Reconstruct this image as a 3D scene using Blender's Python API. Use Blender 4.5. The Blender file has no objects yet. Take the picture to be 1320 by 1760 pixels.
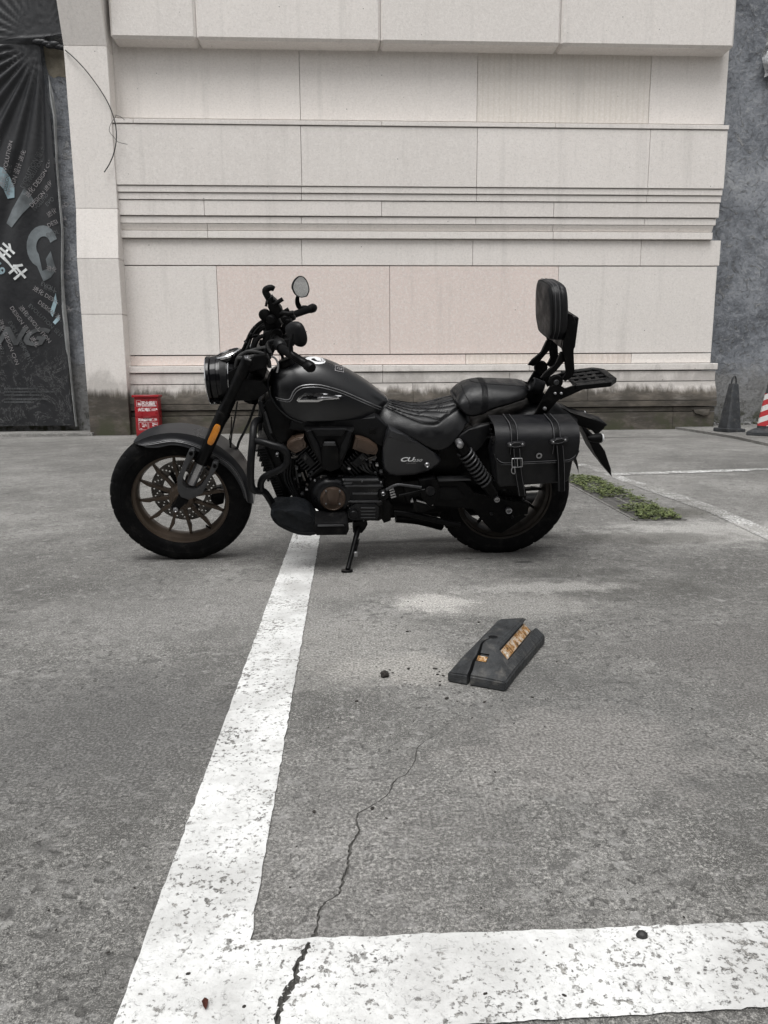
import bpy, bmesh, math, random
from mathutils import Vector, Matrix, noise
from mathutils.bvhtree import BVHTree
from mathutils.geometry import delaunay_2d_cdt
random.seed(7)
SC = bpy.context.scene
COL = SC.collection
PI = math.pi

# ------------------------------------------------------------------ camera, sky, sun, exposure
FPX = 1270.0; PITCH = math.radians(10.3); YAW = math.radians(3.0); ROLL = 0.0066; CAMH = 0.84
Fv = Vector((math.sin(YAW)*math.cos(PITCH), math.cos(YAW)*math.cos(PITCH), -math.sin(PITCH)))
R0 = Vector((math.cos(YAW), -math.sin(YAW), 0)); U0 = R0.cross(Fv)
Rv = math.cos(ROLL)*R0 - math.sin(ROLL)*U0
Uv = math.sin(ROLL)*R0 + math.cos(ROLL)*U0
CAM = Vector((0, 0, CAMH))
cd = bpy.data.cameras.new('camera'); cam = bpy.data.objects.new('camera', cd); COL.objects.link(cam)
m = Matrix((Rv, Uv, -Fv)).transposed().to_4x4(); m.translation = CAM
cam.matrix_world = m
cd.sensor_fit = 'VERTICAL'; cd.sensor_height = 36; cd.sensor_width = 27; cd.lens = 36*FPX/1760
cd.clip_start = .05; cd.clip_end = 500
SC.camera = cam

SUN_EL, SUN_AZ = math.radians(66), math.radians(200)     # azimuth from +Y, clockwise: high behind the camera
world = bpy.data.worlds.new('World'); SC.world = world; world.use_nodes = True
wn = world.node_tree; wn.nodes.clear()
wo = wn.nodes.new('ShaderNodeOutputWorld'); bg = wn.nodes.new('ShaderNodeBackground')
sky = wn.nodes.new('ShaderNodeTexSky'); sky.sky_type = 'NISHITA'; sky.sun_disc = False
sky.sun_elevation = SUN_EL; sky.sun_rotation = SUN_AZ; sky.air_density = 1.0; sky.dust_density = 4.0
hs = wn.nodes.new('ShaderNodeHueSaturation'); hs.inputs['Saturation'].default_value = .04   # overcast: the blue is gone
wn.links.new(sky.outputs[0], hs.inputs['Color']); wn.links.new(hs.outputs[0], bg.inputs[0])
bg.inputs[1].default_value = .10
wn.links.new(bg.outputs[0], wo.inputs[0])
sd = bpy.data.lights.new('sun', 'SUN'); sd.energy = 1.35; sd.angle = math.radians(40); sd.color = (1, .985, .965)
sun = bpy.data.objects.new('sun', sd); COL.objects.link(sun)
sdir = Vector((math.sin(SUN_AZ)*math.cos(SUN_EL), math.cos(SUN_AZ)*math.cos(SUN_EL), math.sin(SUN_EL)))
sun.rotation_euler = sdir.to_track_quat('Z', 'Y').to_euler()
SC.view_settings.view_transform = 'Standard'; SC.view_settings.look = 'None'
SC.view_settings.gamma = 1; SC.view_settings.exposure = 0.6; SC.view_settings.use_curve_mapping = False
SC.render.engine = 'CYCLES'
SC.cycles.use_denoising = True
SC.cycles.max_bounces = 6; SC.cycles.diffuse_bounces = 3; SC.cycles.glossy_bounces = 3

# ------------------------------------------------------------------ measuring: photo pixel -> real place
def pray(x, y): return Fv + Rv*((x-660)/FPX) + Uv*((880-y)/FPX)
def G(x, y, z=0.0):
    r = pray(x, y); return CAM + r*((z-CAMH)/r.z)
def W(x, y, wy):
    r = pray(x, y); return CAM + r*(wy/r.y)
BYAW, BLEAN = math.radians(1.44), math.radians(15.5)
_ex = Vector((math.cos(BYAW), math.sin(BYAW), 0)); _eh = Vector((-math.sin(BYAW), math.cos(BYAW), 0))
_ez = math.cos(BLEAN)*Vector((0, 0, 1)) - math.sin(BLEAN)*_eh; _ey = _ez.cross(_ex)
MB = Matrix((_ex, _ey, _ez)).transposed().to_4x4(); MB.translation = Vector((-.7546, 3.5018, 0.002))
MBI = MB.inverted()
_o = MBI @ CAM; MB3 = MBI.to_3x3()
def T(x, y, yl):                       # pixel + lateral offset -> place on the motorcycle (its own axes: x to the tail, y to its right, z up)
    d = MB3 @ pray(x, y); return _o + d*((yl-_o.y)/d.y)

# ------------------------------------------------------------------ mesh helpers
def link(name, me, mat=None, parent=None):
    o = bpy.data.objects.new(name, me); COL.objects.link(o)
    if mat is not None and me is not None and not me.materials: me.materials.append(mat)
    if parent is not None: o.parent = parent
    return o
def finish(name, bm, mat, parent=None, sharp=38, flat=False):
    bmesh.ops.recalc_face_normals(bm, faces=bm.faces)
    me = bpy.data.meshes.new(name); bm.to_mesh(me); bm.free()
    if not flat:
        for p in me.polygons: p.use_smooth = True
        me.set_sharp_from_angle(angle=math.radians(sharp))
    return link(name, me, mat, parent)
def tag(o, label=None, cat=None, group=None, kind=None):
    if label: o['label'] = label
    if cat: o['category'] = cat
    if group: o['group'] = group
    if kind: o['kind'] = kind
    return o
def empty(name, loc=(0, 0, 0), rz=0, parent=None):
    o = bpy.data.objects.new(name, None); COL.objects.link(o); o.location = loc; o.rotation_euler = (0, 0, rz)
    o.empty_display_size = .1
    if parent is not None: o.parent = parent
    return o
def cr(p0, p1, p2, p3, t):
    return .5*((2*p1) + (p2-p0)*t + (2*p0-5*p1+4*p2-p3)*t*t + (3*p1-p0-3*p2+p3)*t**3)
def spline(pts, n=6, closed=False):
    pts = [Vector(p) for p in pts]; N = len(pts); out = []
    if N < 3 and not closed: return pts
    rng = N if closed else N-1
    for i in range(rng):
        if closed: a, b, c, d = pts[i-1], pts[i], pts[(i+1) % N], pts[(i+2) % N]
        else: a, b, c, d = pts[max(i-1, 0)], pts[i], pts[i+1], pts[min(i+2, N-1)]
        for k in range(n): out.append(cr(a, b, c, d, k/n))
    if not closed: out.append(pts[-1])
    return out
def add_box(bm, x0, x1, y0, y1, z0, z1, bev=0, seg=1, mat=None):
    vs = [bm.verts.new((x, y, z)) for x in (x0, x1) for y in (y0, y1) for z in (z0, z1)]
    fs = [bm.faces.new([vs[i] for i in q]) for q in ((0, 1, 3, 2), (4, 6, 7, 5), (0, 4, 5, 1), (2, 3, 7, 6), (0, 2, 6, 4), (1, 5, 7, 3))]
    if mat is not None: bmesh.ops.transform(bm, matrix=mat, verts=vs)
    if bev > 0:
        es = list({e for f in fs for e in f.edges})
        bmesh.ops.bevel(bm, geom=es, offset=bev, segments=seg, affect='EDGES', profile=.6)
    return bm
def add_prism(bm, ring0, ring1, bev=0, seg=2):
    a = [bm.verts.new(p) for p in ring0]; b = [bm.verts.new(p) for p in ring1]; n = len(a)
    fa = bm.faces.new(a); fb = bm.faces.new(b[::-1]); side = []
    for i in range(n): side.append(bm.faces.new((a[i], b[i], b[(i+1) % n], a[(i+1) % n])))
    if bev > 0:
        es = list(set(fa.edges) | set(fb.edges))
        bmesh.ops.bevel(bm, geom=es, offset=bev, segments=seg, affect='EDGES', profile=.5, clamp_overlap=True)
    return bm
def add_tube(bm, pts, r, seg=10, closed=False, caps=True, smooth=0):
    if smooth:
        if isinstance(r, (list, tuple)):
            rr = []
            for i in range(len(r)-1):
                for k in range(smooth): rr.append(r[i]+(r[i+1]-r[i])*k/smooth)
            r = rr+[r[-1]]
        pts = spline(pts, smooth, closed)
    pts = [Vector(p) for p in pts]; n = len(pts); rings = []; nrm = None
    for i, p in enumerate(pts):
        if closed: t = pts[(i+1) % n]-pts[i-1]
        else: t = pts[min(i+1, n-1)]-pts[max(i-1, 0)]
        if t.length < 1e-9: t = Vector((0, 0, 1))
        t.normalize()
        if nrm is None:
            nrm = t.orthogonal().normalized()
        else:
            nrm = nrm - t*nrm.dot(t)
            nrm = nrm.normalized() if nrm.length > 1e-6 else t.orthogonal().normalized()
        bn = t.cross(nrm); rad = r[i] if isinstance(r, (list, tuple)) else r
        rings.append([bm.verts.new(p + (nrm*math.cos(2*PI*k/seg)+bn*math.sin(2*PI*k/seg))*rad) for k in range(seg)])
    for i in range(n if closed else n-1):
        a, b = rings[i], rings[(i+1) % n]
        for k in range(seg): bm.faces.new((a[k], a[(k+1) % seg], b[(k+1) % seg], b[k]))
    if caps and not closed:
        bm.faces.new(rings[0][::-1]); bm.faces.new(rings[-1])
    return bm
def add_lathe(bm, prof, c, axis, seg=32, close=False):
    # prof: (distance along the axis, radius)
    axis = Vector(axis).normalized(); u = axis.orthogonal().normalized()
    if abs(axis.y) > .9: u = Vector((1, 0, 0)); u = (u-axis*u.dot(axis)).normalized()
    v = axis.cross(u); c = Vector(c); rings = []
    for h, r in prof:
        if r < 1e-6: rings.append([bm.verts.new(c+axis*h)])
        else: rings.append([bm.verts.new(c+axis*h+(u*math.cos(2*PI*k/seg)+v*math.sin(2*PI*k/seg))*r) for k in range(seg)])
    idx = list(range(len(rings)-1)) + ([-1] if close else [])
    for i in idx:
        a, b = rings[i], rings[i+1] if i >= 0 else rings[0]
        for k in range(seg):
            k2 = (k+1) % seg
            if len(a) == 1 and len(b) == 1: continue
            if len(a) == 1: bm.faces.new((a[0], b[k2], b[k]))
            elif len(b) == 1: bm.faces.new((a[k], a[k2], b[0]))
            else: bm.faces.new((a[k], a[k2], b[k2], b[k]))
    return bm
def add_sphere(bm, c, r, sub=2, scale=(1, 1, 1)):
    mt = Matrix.Translation(Vector(c)) @ Matrix.Diagonal((scale[0], scale[1], scale[2], 1))
    bmesh.ops.create_icosphere(bm, subdivisions=sub, radius=r, matrix=mt); return bm
def add_grid(bm, rows, close_u=False):
    V = [[bm.verts.new(p) for p in r] for r in rows]
    for i in range(len(V)-1):
        n = len(V[i])
        for j in range(n if close_u else n-1):
            bm.faces.new((V[i][j], V[i][(j+1) % n], V[i+1][(j+1) % n], V[i+1][j]))
    return V
def inside(p, poly):
    c = False; n = len(poly)
    for i in range(n):
        a, b = poly[i], poly[i-1]
        if (a[1] > p[1]) != (b[1] > p[1]) and p[0] < (b[0]-a[0])*(p[1]-a[1])/(b[1]-a[1])+a[0]: c = not c
    return c
def add_sheet(bm, outer, holes, z=0.0, to3=None):
    # flat sheet with holes, triangulated
    vs = []; es = []
    for loop in [outer]+holes:
        s = len(vs); n = len(loop); vs += [Vector((p[0], p[1])) for p in loop]
        es += [(s+i, s+(i+1) % n) for i in range(n)]
    V, E, Fc, *_ = delaunay_2d_cdt(vs, es, [], 0, 1e-6)
    to3 = to3 or (lambda p: Vector((p[0], p[1], z)))
    bv = [bm.verts.new(to3(p)) for p in V]
    for f in Fc:
        c = (V[f[0]]+V[f[1]]+V[f[2]])/3
        if inside(c, outer) and not any(inside(c, h) for h in holes):
            bm.faces.new([bv[i] for i in f])
    for v in [v for v in bm.verts if not v.link_faces]: bm.verts.remove(v)
    return bm

# ------------------------------------------------------------------ materials
class NT:
    def __init__(s, name):
        s.m = bpy.data.materials.new(name); s.m.use_nodes = True; s.t = s.m.node_tree
        s.b = s.t.nodes['Principled BSDF']; s.out = s.t.nodes['Material Output']
    def n(s, ty, **kw):
        nd = s.t.nodes.new(ty)
        for k, v in kw.items(): setattr(nd, k, v)
        return nd
    def l(s, a, b): s.t.links.new(a, b)
    def pos(s): return s.n('ShaderNodeNewGeometry').outputs['Position']
    def obj(s): return s.n('ShaderNodeTexCoord').outputs['Object']
    def noise(s, vec, scale, detail=4, rough=.55, dist=0, sc3=None):
        if sc3:
            mp = s.n('ShaderNodeMapping'); mp.inputs['Scale'].default_value = sc3; s.l(vec, mp.inputs['Vector']); vec = mp.outputs[0]
        nd = s.n('ShaderNodeTexNoise'); nd.inputs['Scale'].default_value = scale; nd.inputs['Detail'].default_value = detail
        nd.inputs['Roughness'].default_value = rough; nd.inputs['Distortion'].default_value = dist
        s.l(vec, nd.inputs['Vector']); return nd.outputs['Fac']
    def voro(s, vec, scale, feature='F1', rnd=1):
        nd = s.n('ShaderNodeTexVoronoi', feature=feature); nd.inputs['Scale'].default_value = scale
        nd.inputs['Randomness'].default_value = rnd; s.l(vec, nd.inputs['Vector']); return nd.outputs['Distance']
    def math(s, op, a, b=None, c=None, clamp=False):
        nd = s.n('ShaderNodeMath', operation=op); nd.use_clamp = clamp
        for i, v in enumerate((a, b, c)):
            if v is None: continue
            if isinstance(v, (int, float)): nd.inputs[i].default_value = v
            else: s.l(v, nd.inputs[i])
        return nd.outputs[0]
    def step(s, v, lo, hi, a=0., b=1.):
        nd = s.n('ShaderNodeMapRange', interpolation_type='SMOOTHSTEP')
        nd.inputs['From Min'].default_value = lo; nd.inputs['From Max'].default_value = hi
        nd.inputs['To Min'].default_value = a; nd.inputs['To Max'].default_value = b
        s.l(v, nd.inputs['Value']); return nd.outputs[0]
    def ramp(s, v, stops):
        nd = s.n('ShaderNodeValToRGB'); e = nd.color_ramp.elements
        while len(e) < len(stops): e.new(.5)
        for k, (p, c) in zip(e, stops): k.position = p; k.color = (*c, 1) if len(c) == 3 else c
        s.l(v, nd.inputs[0]); return nd.outputs[0]
    def mix(s, f, a, b, mode='MIX'):
        nd = s.n('ShaderNodeMix', data_type='RGBA', blend_type=mode)
        for i, v in ((0, f), (6, a), (7, b)):
            if isinstance(v, (int, float)): nd.inputs[i].default_value = v
            elif isinstance(v, tuple): nd.inputs[i].default_value = (*v, 1)
            else: s.l(v, nd.inputs[i])
        return nd.outputs[2]
    def bump(s, h, dist, strength=1, normal=None):
        nd = s.n('ShaderNodeBump'); nd.inputs['Distance'].default_value = dist; nd.inputs['Strength'].default_value = strength
        s.l(h, nd.inputs['Height'])
        if normal is not None: s.l(normal, nd.inputs['Normal'])
        return nd.outputs[0]
    def set(s, **kw):
        for k, v in kw.items():
            i = s.b.inputs[k.replace('_', ' ')]
            if isinstance(v, (int, float)): i.default_value = v
            elif isinstance(v, tuple): i.default_value = (*v, 1) if len(v) == 3 else v
            else: s.l(v, i)
        return s.m
    def sep(s, v):
        nd = s.n('ShaderNodeSeparateXYZ'); s.l(v, nd.inputs[0]); return nd.outputs

def simple(name, col, rough=.5, metal=0., vary=.25, vs=9., bump=0., bs=150., rv=.12, coat=0., dust=0., spec=.5):
    t = NT(name); p = t.obj()
    n1 = t.noise(p, vs, 5, .6)
    c = t.mix(t.step(n1, .3, .7), tuple(x*(1-vary) for x in col), tuple(min(1, x*(1+vary)) for x in col))
    if dust > 0:
        d = t.math('MULTIPLY', t.step(t.noise(p, 23, 6, .7), .5, .75), dust)
        c = t.mix(d, c, (.16, .15, .135))
    r = t.step(t.noise(p, vs*2.3, 4), .3, .7, max(.03, rough-rv), min(1, rough+rv))
    t.set(Base_Color=c, Roughness=r, Metallic=metal, Specular_IOR_Level=spec)
    if coat: t.set(Coat_Weight=coat, Coat_Roughness=.12)
    if bump: t.set(Normal=t.bump(t.noise(p, bs, 3, .6), bump))
    return t.m

def concrete_nodes(t):
    p = t.pos()
    big = t.noise(p, .55, 5, .6, .4); mid = t.noise(p, 3.1, 6, .62, .3)
    sml = t.noise(p, 22, 5, .65); grain = t.noise(p, 150, 3, .7); grain2 = t.noise(p, 420, 2, .6)
    v = t.math('MULTIPLY', big, .42)
    v = t.math('ADD', v, t.math('MULTIPLY', mid, .36)); v = t.math('ADD', v, t.math('MULTIPLY', sml, .22))
    c = t.ramp(v, [(.40, (.056, .055, .052)), (.47, (.104, .102, .097)), (.525, (.160, .157, .150)), (.61, (.275, .270, .258))])
    # speckle of exposed sand and aggregate
    cl = t.math('MULTIPLY', t.step(t.noise(p, 6, 5, .65, .4), .38, .60, .42, 1), t.step(big, .40, .56, .55, 1))
    c = t.mix(t.math('MULTIPLY', t.step(grain, .52, .64, 0, .8), cl), c, (.42, .41, .39))
    c = t.mix(t.step(grain, .48, .37, 0, .75), c, (.052, .050, .047))
    c = t.mix(t.math('MULTIPLY', t.step(t.noise(p, 75, 4, .7), .53, .64, 0, .7), cl), c, (.44, .43, .405))
    c = t.mix(t.step(t.noise(p, 62, 4, .7), .45, .36, 0, .5), c, (.07, .068, .064))
    c = t.mix(t.step(grain2, .52, .68, 0, .6), c, (.46, .45, .42))
    c = t.mix(t.step(grain2, .46, .36, 0, .55), c, (.05, .05, .047))
    mot = t.noise(p, 26, 5, .7, .3)
    c = t.mix(t.step(mot, .54, .66, 0, .5), c, (.34, .335, .325))
    c = t.mix(t.math('MULTIPLY', t.step(t.noise(p, 17, 5, .68, .4), .46, .36, 0, .6), t.step(mid, .38, .55, .4, 1)), c, (.078, .076, .073))
    # shallow pits holding dirt, stretched and uneven
    pw = t.noise(p, 48, 4, .6, .5)
    pits = t.math('MULTIPLY', t.step(pw, .565, .68), t.step(mid, .40, .60, .35, 1))
    c = t.mix(t.math('MULTIPLY', pits, .72), c, (.062, .060, .056))
    # wear, stains and painted shade: worn pale patches, oil spots, damp, contact shade under the bike (x, y, radius, colour, amount)
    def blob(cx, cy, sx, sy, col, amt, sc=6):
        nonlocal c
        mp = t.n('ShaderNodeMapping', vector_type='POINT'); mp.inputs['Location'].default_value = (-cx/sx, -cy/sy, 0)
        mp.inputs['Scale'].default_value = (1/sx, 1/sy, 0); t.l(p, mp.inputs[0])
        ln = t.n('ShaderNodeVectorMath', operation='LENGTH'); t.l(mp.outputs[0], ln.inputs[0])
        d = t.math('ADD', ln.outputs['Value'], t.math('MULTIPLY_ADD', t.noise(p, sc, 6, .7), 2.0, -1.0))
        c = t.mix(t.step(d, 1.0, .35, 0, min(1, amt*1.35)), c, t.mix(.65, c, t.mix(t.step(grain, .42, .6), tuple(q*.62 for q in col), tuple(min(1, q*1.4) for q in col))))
    for (x, y, sx, sy, col, a, s) in [
            (745, 1035, .20, .17, (.62, .60, .57), .95, 14), (870, 1040, .5, .22, (.36, .35, .33), .5, 9),
            (1060, 1010, .55, .22, (.07, .068, .062), .5, 5), (700, 1150, .30, .16, (.36, .345, .32), .65, 7),
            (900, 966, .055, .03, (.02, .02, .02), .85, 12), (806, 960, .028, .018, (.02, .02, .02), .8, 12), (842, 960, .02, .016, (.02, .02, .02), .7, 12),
            (1225, 915, .8, .4, (.44, .43, .41), .7, 8), (1120, 925, .6, .22, (.07, .067, .06), .7, 6), (960, 985, .45, .12, (.06, .058, .054), .6, 8), (930, 1010, .5, .10, (.42, .41, .39), .6, 12),
            (1060, 752, 1.2, .22, (.05, .048, .045), .8, 2), (1150, 880, .35, .28, (.075, .072, .06), .75, 7), (640, 925, 1.1, .36, (.075, .074, .07), .6, 4), (312, 955, .26, .16, (.06, .058, .056), .6, 9), (860, 948, .28, .17, (.06, .058, .056), .6, 9), (1060, 1250, .5, .5, (.11, .109, .105), .6, 3), (600, 1110, .35, .4, (.33, .32, .30), .5, 6), (250, 1250, .4, .5, (.09, .088, .085), .5, 4), (120, 1250, .5, .5, (.12, .118, .115), .5, 5), (1290, 1130, .5, .5, (.12, .115, .11), .6, 4),  # broad blob below the engine and one at each tyre: contact shade in the colour
            (350, 1050, .8, .5, (.30, .292, .28), .4, 4), (640, 1000, .7, .30, (.31, .30, .285), .45, 5),
            (590, 1470, .35, .5, (.26, .25, .24), .3, 5), (1000, 1290, .4, .3, (.30, .285, .27), .45, 7)]:
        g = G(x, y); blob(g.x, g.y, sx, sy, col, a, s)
    h = t.math('ADD', t.math('MULTIPLY', sml, .5), t.math('MULTIPLY', grain, .35))
    h = t.math('SUBTRACT', h, t.math('MULTIPLY', pits, .55))
    return p, c, h, pits, sml, pw
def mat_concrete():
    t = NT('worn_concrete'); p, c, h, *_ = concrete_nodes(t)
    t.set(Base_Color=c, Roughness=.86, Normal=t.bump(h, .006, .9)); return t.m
def mat_paint(name='road_paint', wear=0.0):
    t = NT(name); p, c, h, pits, sml, pw = concrete_nodes(t)
    n1 = t.noise(p, 75, 5, .62, .3); n2 = t.noise(p, 5, 4, .6); n3 = t.noise(p, 130, 3, .6)
    k = t.math('ADD', t.math('MULTIPLY', n1, .62), t.math('MULTIPLY', n2, .30)); k = t.math('ADD', k, t.math('MULTIPLY', n3, .22))
    worn = t.step(k, .625-wear, .665-wear)
    worn = t.math('MAXIMUM', worn, t.math('MULTIPLY', t.step(t.voro(t.mix(.035, p, t.noise(p, 60, 3), 'ADD'), 48), .20, .12), t.step(n2, .42, .56)))
    worn = t.math('MAXIMUM', worn, t.math('MULTIPLY', t.step(t.noise(p, 80, 4, .7), .60, .66), .75))
    white = t.mix(t.step(t.noise(p, 4, 6, .65), .35, .62), (.55, .55, .54), (.77, .775, .765))
    white = t.mix(t.math('MULTIPLY', t.step(t.noise(p, 1.6, 4, .6), .50, .66), .35), white, (.42, .41, .40))
    white = t.mix(t.step(n3, .50, .70, 0, .35), white, (.40, .40, .39))
    white = t.mix(t.step(sml, .5, .7, 0, .22), white, (.40, .395, .38))
    t.set(Base_Color=t.mix(worn, white, c), Roughness=.7, Normal=t.bump(t.math('SUBTRACT', t.math('MULTIPLY', h, .8), t.math('MULTIPLY', worn, .12)), .005, .8)); return t.m
def mat_stone(name, base, flute=0., tint=.05):
    t = NT(name); p = t.pos(); oi = t.n('ShaderNodeObjectInfo').outputs['Random']
    lo = tuple(x*.93 for x in base); hi = tuple(min(1, x*1.05) for x in base)
    c = t.mix(t.noise(p, 1.4, 5, .6), lo, hi)
    hv = t.n('ShaderNodeHueSaturation'); hv.inputs['Saturation'].default_value = 1; t.l(c, hv.inputs['Color'])
    t.l(t.step(oi, 0, 1, .965, 1.03), hv.inputs['Value']); c = hv.outputs[0]
    c = t.mix(t.step(t.noise(p, 38, 3, .75), .50, .66, 0, .34), c, (.50, .478, .452))       # sandstone grain
    c = t.mix(t.step(t.noise(p, 16, 5, .75, 0, (1, 1, 3.5)), .50, .66, 0, .20), c, (.52, .497, .47))
    c = t.mix(t.step(t.noise(p, 27, 4, .75), .50, .40, 0, .38), c, (.82, .79, .76))
    c = t.mix(t.step(t.voro(p, 4.3), .045, .02, 0, .8), c, (.09, .085, .075))             # sparse dark chips
    x, y, z = t.sep(p)
    streak = t.noise(p, 1.0, 5, .65, 0, (5.0, 5.0, .35))
    c = t.mix(t.step(streak, .52, .75, 0, .22), c, (.36, .345, .32))
    h = t.noise(p, 55, 4, .6)
    if flute:
        w = t.math('SINE', t.math('MULTIPLY', x, 2*PI/.085))
        c = t.mix(t.step(w, .2, 1.0, 0, flute*.5), c, (.46, .415, .345))
        h = t.math('ADD', h, t.math('MULTIPLY', w, .6))
    # rising damp: soot and moss at the foot of the wall, with a ragged top edge
    edge = t.math('ADD', z, t.math('MULTIPLY_ADD', t.noise(p, 2.2, 6, .68, .3, (1, 1, .5)), .9, -.45))
    edge2 = t.math('ADD', z, t.math('MULTIPLY_ADD', t.noise(p, 5, 6, .7, 0, (1.6, 1, .18)), .34, -.17))
    d = t.math('MULTIPLY', t.step(edge2, .80, .58), t.step(t.noise(p, 5, 6, .7, 0, (.5, 1, 2.2)), .24, .5, .86, .98))
    d2 = t.math('MAXIMUM', d, t.math('MULTIPLY', t.step(edge, .95, .70), .35))
    c = t.mix(d2, c, t.mix(t.step(t.noise(p, 2.4, 6, .7, 0, (1, 1, 2.5)), .40, .70), (.042, .036, .028), (.112, .096, .078)))
    c = t.mix(t.math('MULTIPLY', t.step(z, .45, .02), t.step(t.noise(p, 4, 5, .6), .42, .62)), c, (.05, .052, .03))
    t.set(Base_Color=c, Roughness=.88, Normal=t.bump(h, .004, .8)); return t.m
def mat_plaster():
    t = NT('grey_plaster'); p = t.pos()
    v = t.math('ADD', t.math('MULTIPLY', t.noise(p, .9, 6, .65, .8), .6), t.math('MULTIPLY', t.noise(p, 5, 6, .7, .6), .4))
    c = t.ramp(v, [(.38, (.090, .098, .112)), (.47, (.175, .188, .210)), (.56, (.27, .285, .31)), (.68, (.38, .39, .405))])
    rg = t.noise(p, 18, 6, .75, .4); c = t.mix(t.step(rg, .52, .64, 0, .45), c, (.37, .375, .38)); c = t.mix(t.step(rg, .47, .37, 0, .5), c, (.075, .078, .084))
    scr = t.step(t.noise(p, 3.2, 7, .72, 2.5), .57, .63)
    c = t.mix(t.math('MULTIPLY', scr, .55), c, (.34, .34, .335))
    x, y, z = t.sep(p)
    low = t.step(t.math('ADD', z, t.math('MULTIPLY_ADD', t.noise(p, 1.8, 6, .7), 1.6, -.8)), 1.15, .75)
    c = t.mix(t.math('MULTIPLY', low, .6), c, (.17, .163, .15))
    moss = t.math('MULTIPLY', t.step(z, .55, .05), t.step(t.noise(p, 6, 6, .7), .42, .58))
    c = t.mix(moss, c, (.045, .047, .028))
    t.set(Base_Color=c, Roughness=.85, Normal=t.bump(t.math('ADD', t.math('ADD', v, t.math('MULTIPLY', rg, .5)), t.math('MULTIPLY', scr, .35)), .05, .9)); return t.m
def mat_cone_sleeve():
    t = NT('chevron_sleeve'); x, y, z = t.sep(t.obj())
    w = t.math('FRACT', t.math('DIVIDE', t.math('SUBTRACT', z, t.math('MULTIPLY', t.math('ABSOLUTE', t.math('ADD', x, y)), .42)), .155))
    red = t.math('GREATER_THAN', w, .5)
    d = t.noise(t.obj(), 30, 5, .7)
    c = t.mix(red, (.62, .61, .60), (.42, .025, .03)); c = t.mix(t.step(d, .55, .75, 0, .4), c, (.2, .18, .17))
    t.set(Base_Color=c, Roughness=.45); return t.m
def mat_banner():
    t = NT('printed_tarpaulin'); p = t.pos()
    c = t.mix(t.noise(p, 1.5, 5, .6), (.007, .0075, .009), (.015, .016, .019))
    x, y, z = t.sep(p)
    # scuffs and pale creases on the lower half
    cr_ = t.math('ABSOLUTE', t.math('SUBTRACT', t.noise(p, 2.2, 6, .75, 1.5), .5))
    sc = t.math('MULTIPLY', t.step(cr_, .012, .0), t.step(z, 1.5, .9))
    c = t.mix(t.math('MULTIPLY', sc, .55), c, (.22, .22, .22))
    t.set(Base_Color=c, Roughness=t.step(t.noise(p, 3, 4), .3, .7, .38, .58), Normal=t.bump(t.noise(p, 14, 4, .6), .01, .5)); return t.m
def mat_leaf():
    t = NT('weed_leaf'); oi = t.noise(t.pos(), 26, 3)
    c = t.ramp(oi, [(.3, (.055, .072, .026)), (.5, (.105, .135, .045)), (.7, (.20, .225, .085))])
    t.set(Base_Color=c, Roughness=.55); return t.m
M = {}
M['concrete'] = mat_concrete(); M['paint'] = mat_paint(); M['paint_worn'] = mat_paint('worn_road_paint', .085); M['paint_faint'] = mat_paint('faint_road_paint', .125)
M['stone'] = mat_stone('pale_sandstone', (.735, .696, .662)); M['pink'] = mat_stone('pinkish_sandstone', (.735, .635, .590))
M['flute'] = mat_stone('fluted_sandstone', (.67, .63, .585), .30); M['pflute'] = mat_stone('fluted_pinkish_sandstone', (.67, .60, .55), .36)
M['grout'] = simple('dark_joint', (.05, .047, .043), .9)
M['plaster'] = mat_plaster(); M['banner'] = mat_banner(); M['leaf'] = mat_leaf()
M['bareplaster'] = simple('bare_plaster', (.30, .27, .215), .9, vs=6, bump=.01, bs=30)
M['hem'] = simple('banner_back', (.45, .46, .46), .6, vs=4)
M['print_grey'] = simple('print_grey', (.22, .21, .215), .5); M['print_dim'] = simple('print_dim_grey', (.07, .074, .077), .5, vary=.5, vs=3)
M['print_white'] = simple('print_white', (.60, .62, .62), .5); M['print_blue'] = simple('print_blue', (.24, .33, .37), .5, vary=.55, vs=1.6)
M['print_silver'] = simple('print_silver', (.11, .125, .133), .5, vary=.6, vs=2)
M['crackdirt'] = simple('crack_dirt', (.10, .097, .09), .95, vs=60, bump=.003)
M['iron'] = simple('drain_iron', (.17, .166, .158), .6, .4, vary=.5, vs=30, dust=.4)
M['soil'] = simple('drain_soil', (.028, .025, .020), .95, vs=20)
M['fire'] = simple('red_enamel', (.30, .012, .018), .35, vary=.2, vs=5, coat=.3)
M['white'] = simple('white_print', (.70, .62, .62), .5)
M['conerub'] = simple('black_cone_rubber', (.028, .031, .035), .6, vary=.4, dust=.5)
M['sleeve'] = mat_cone_sleeve()
M['foil'] = simple('crumpled_foil', (.62, .63, .64), .35, .5, bump=.01, bs=12)
M['stoprub'] = simple('worn_black_rubber', (.026, .028, .030), .62, vary=.35, vs=30, bump=.002, bs=260, dust=.5)
t = NT('worn_yellow_reflector'); p = t.obj(); a = t.noise(p, 60, 6, .75)
t.set(Base_Color=t.ramp(a, [(.36, (.06, .035, .02)), (.44, (.30, .15, .04)), (.50, (.40, .21, .07)), (.53, (.62, .57, .49)), (.58, (.30, .19, .09)), (.62, (.70, .67, .61))]), Roughness=.7, Normal=t.bump(a, .004)); M['reflworn'] = t.m
M['wire'] = simple('black_cable', (.02, .02, .02), .6)
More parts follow.
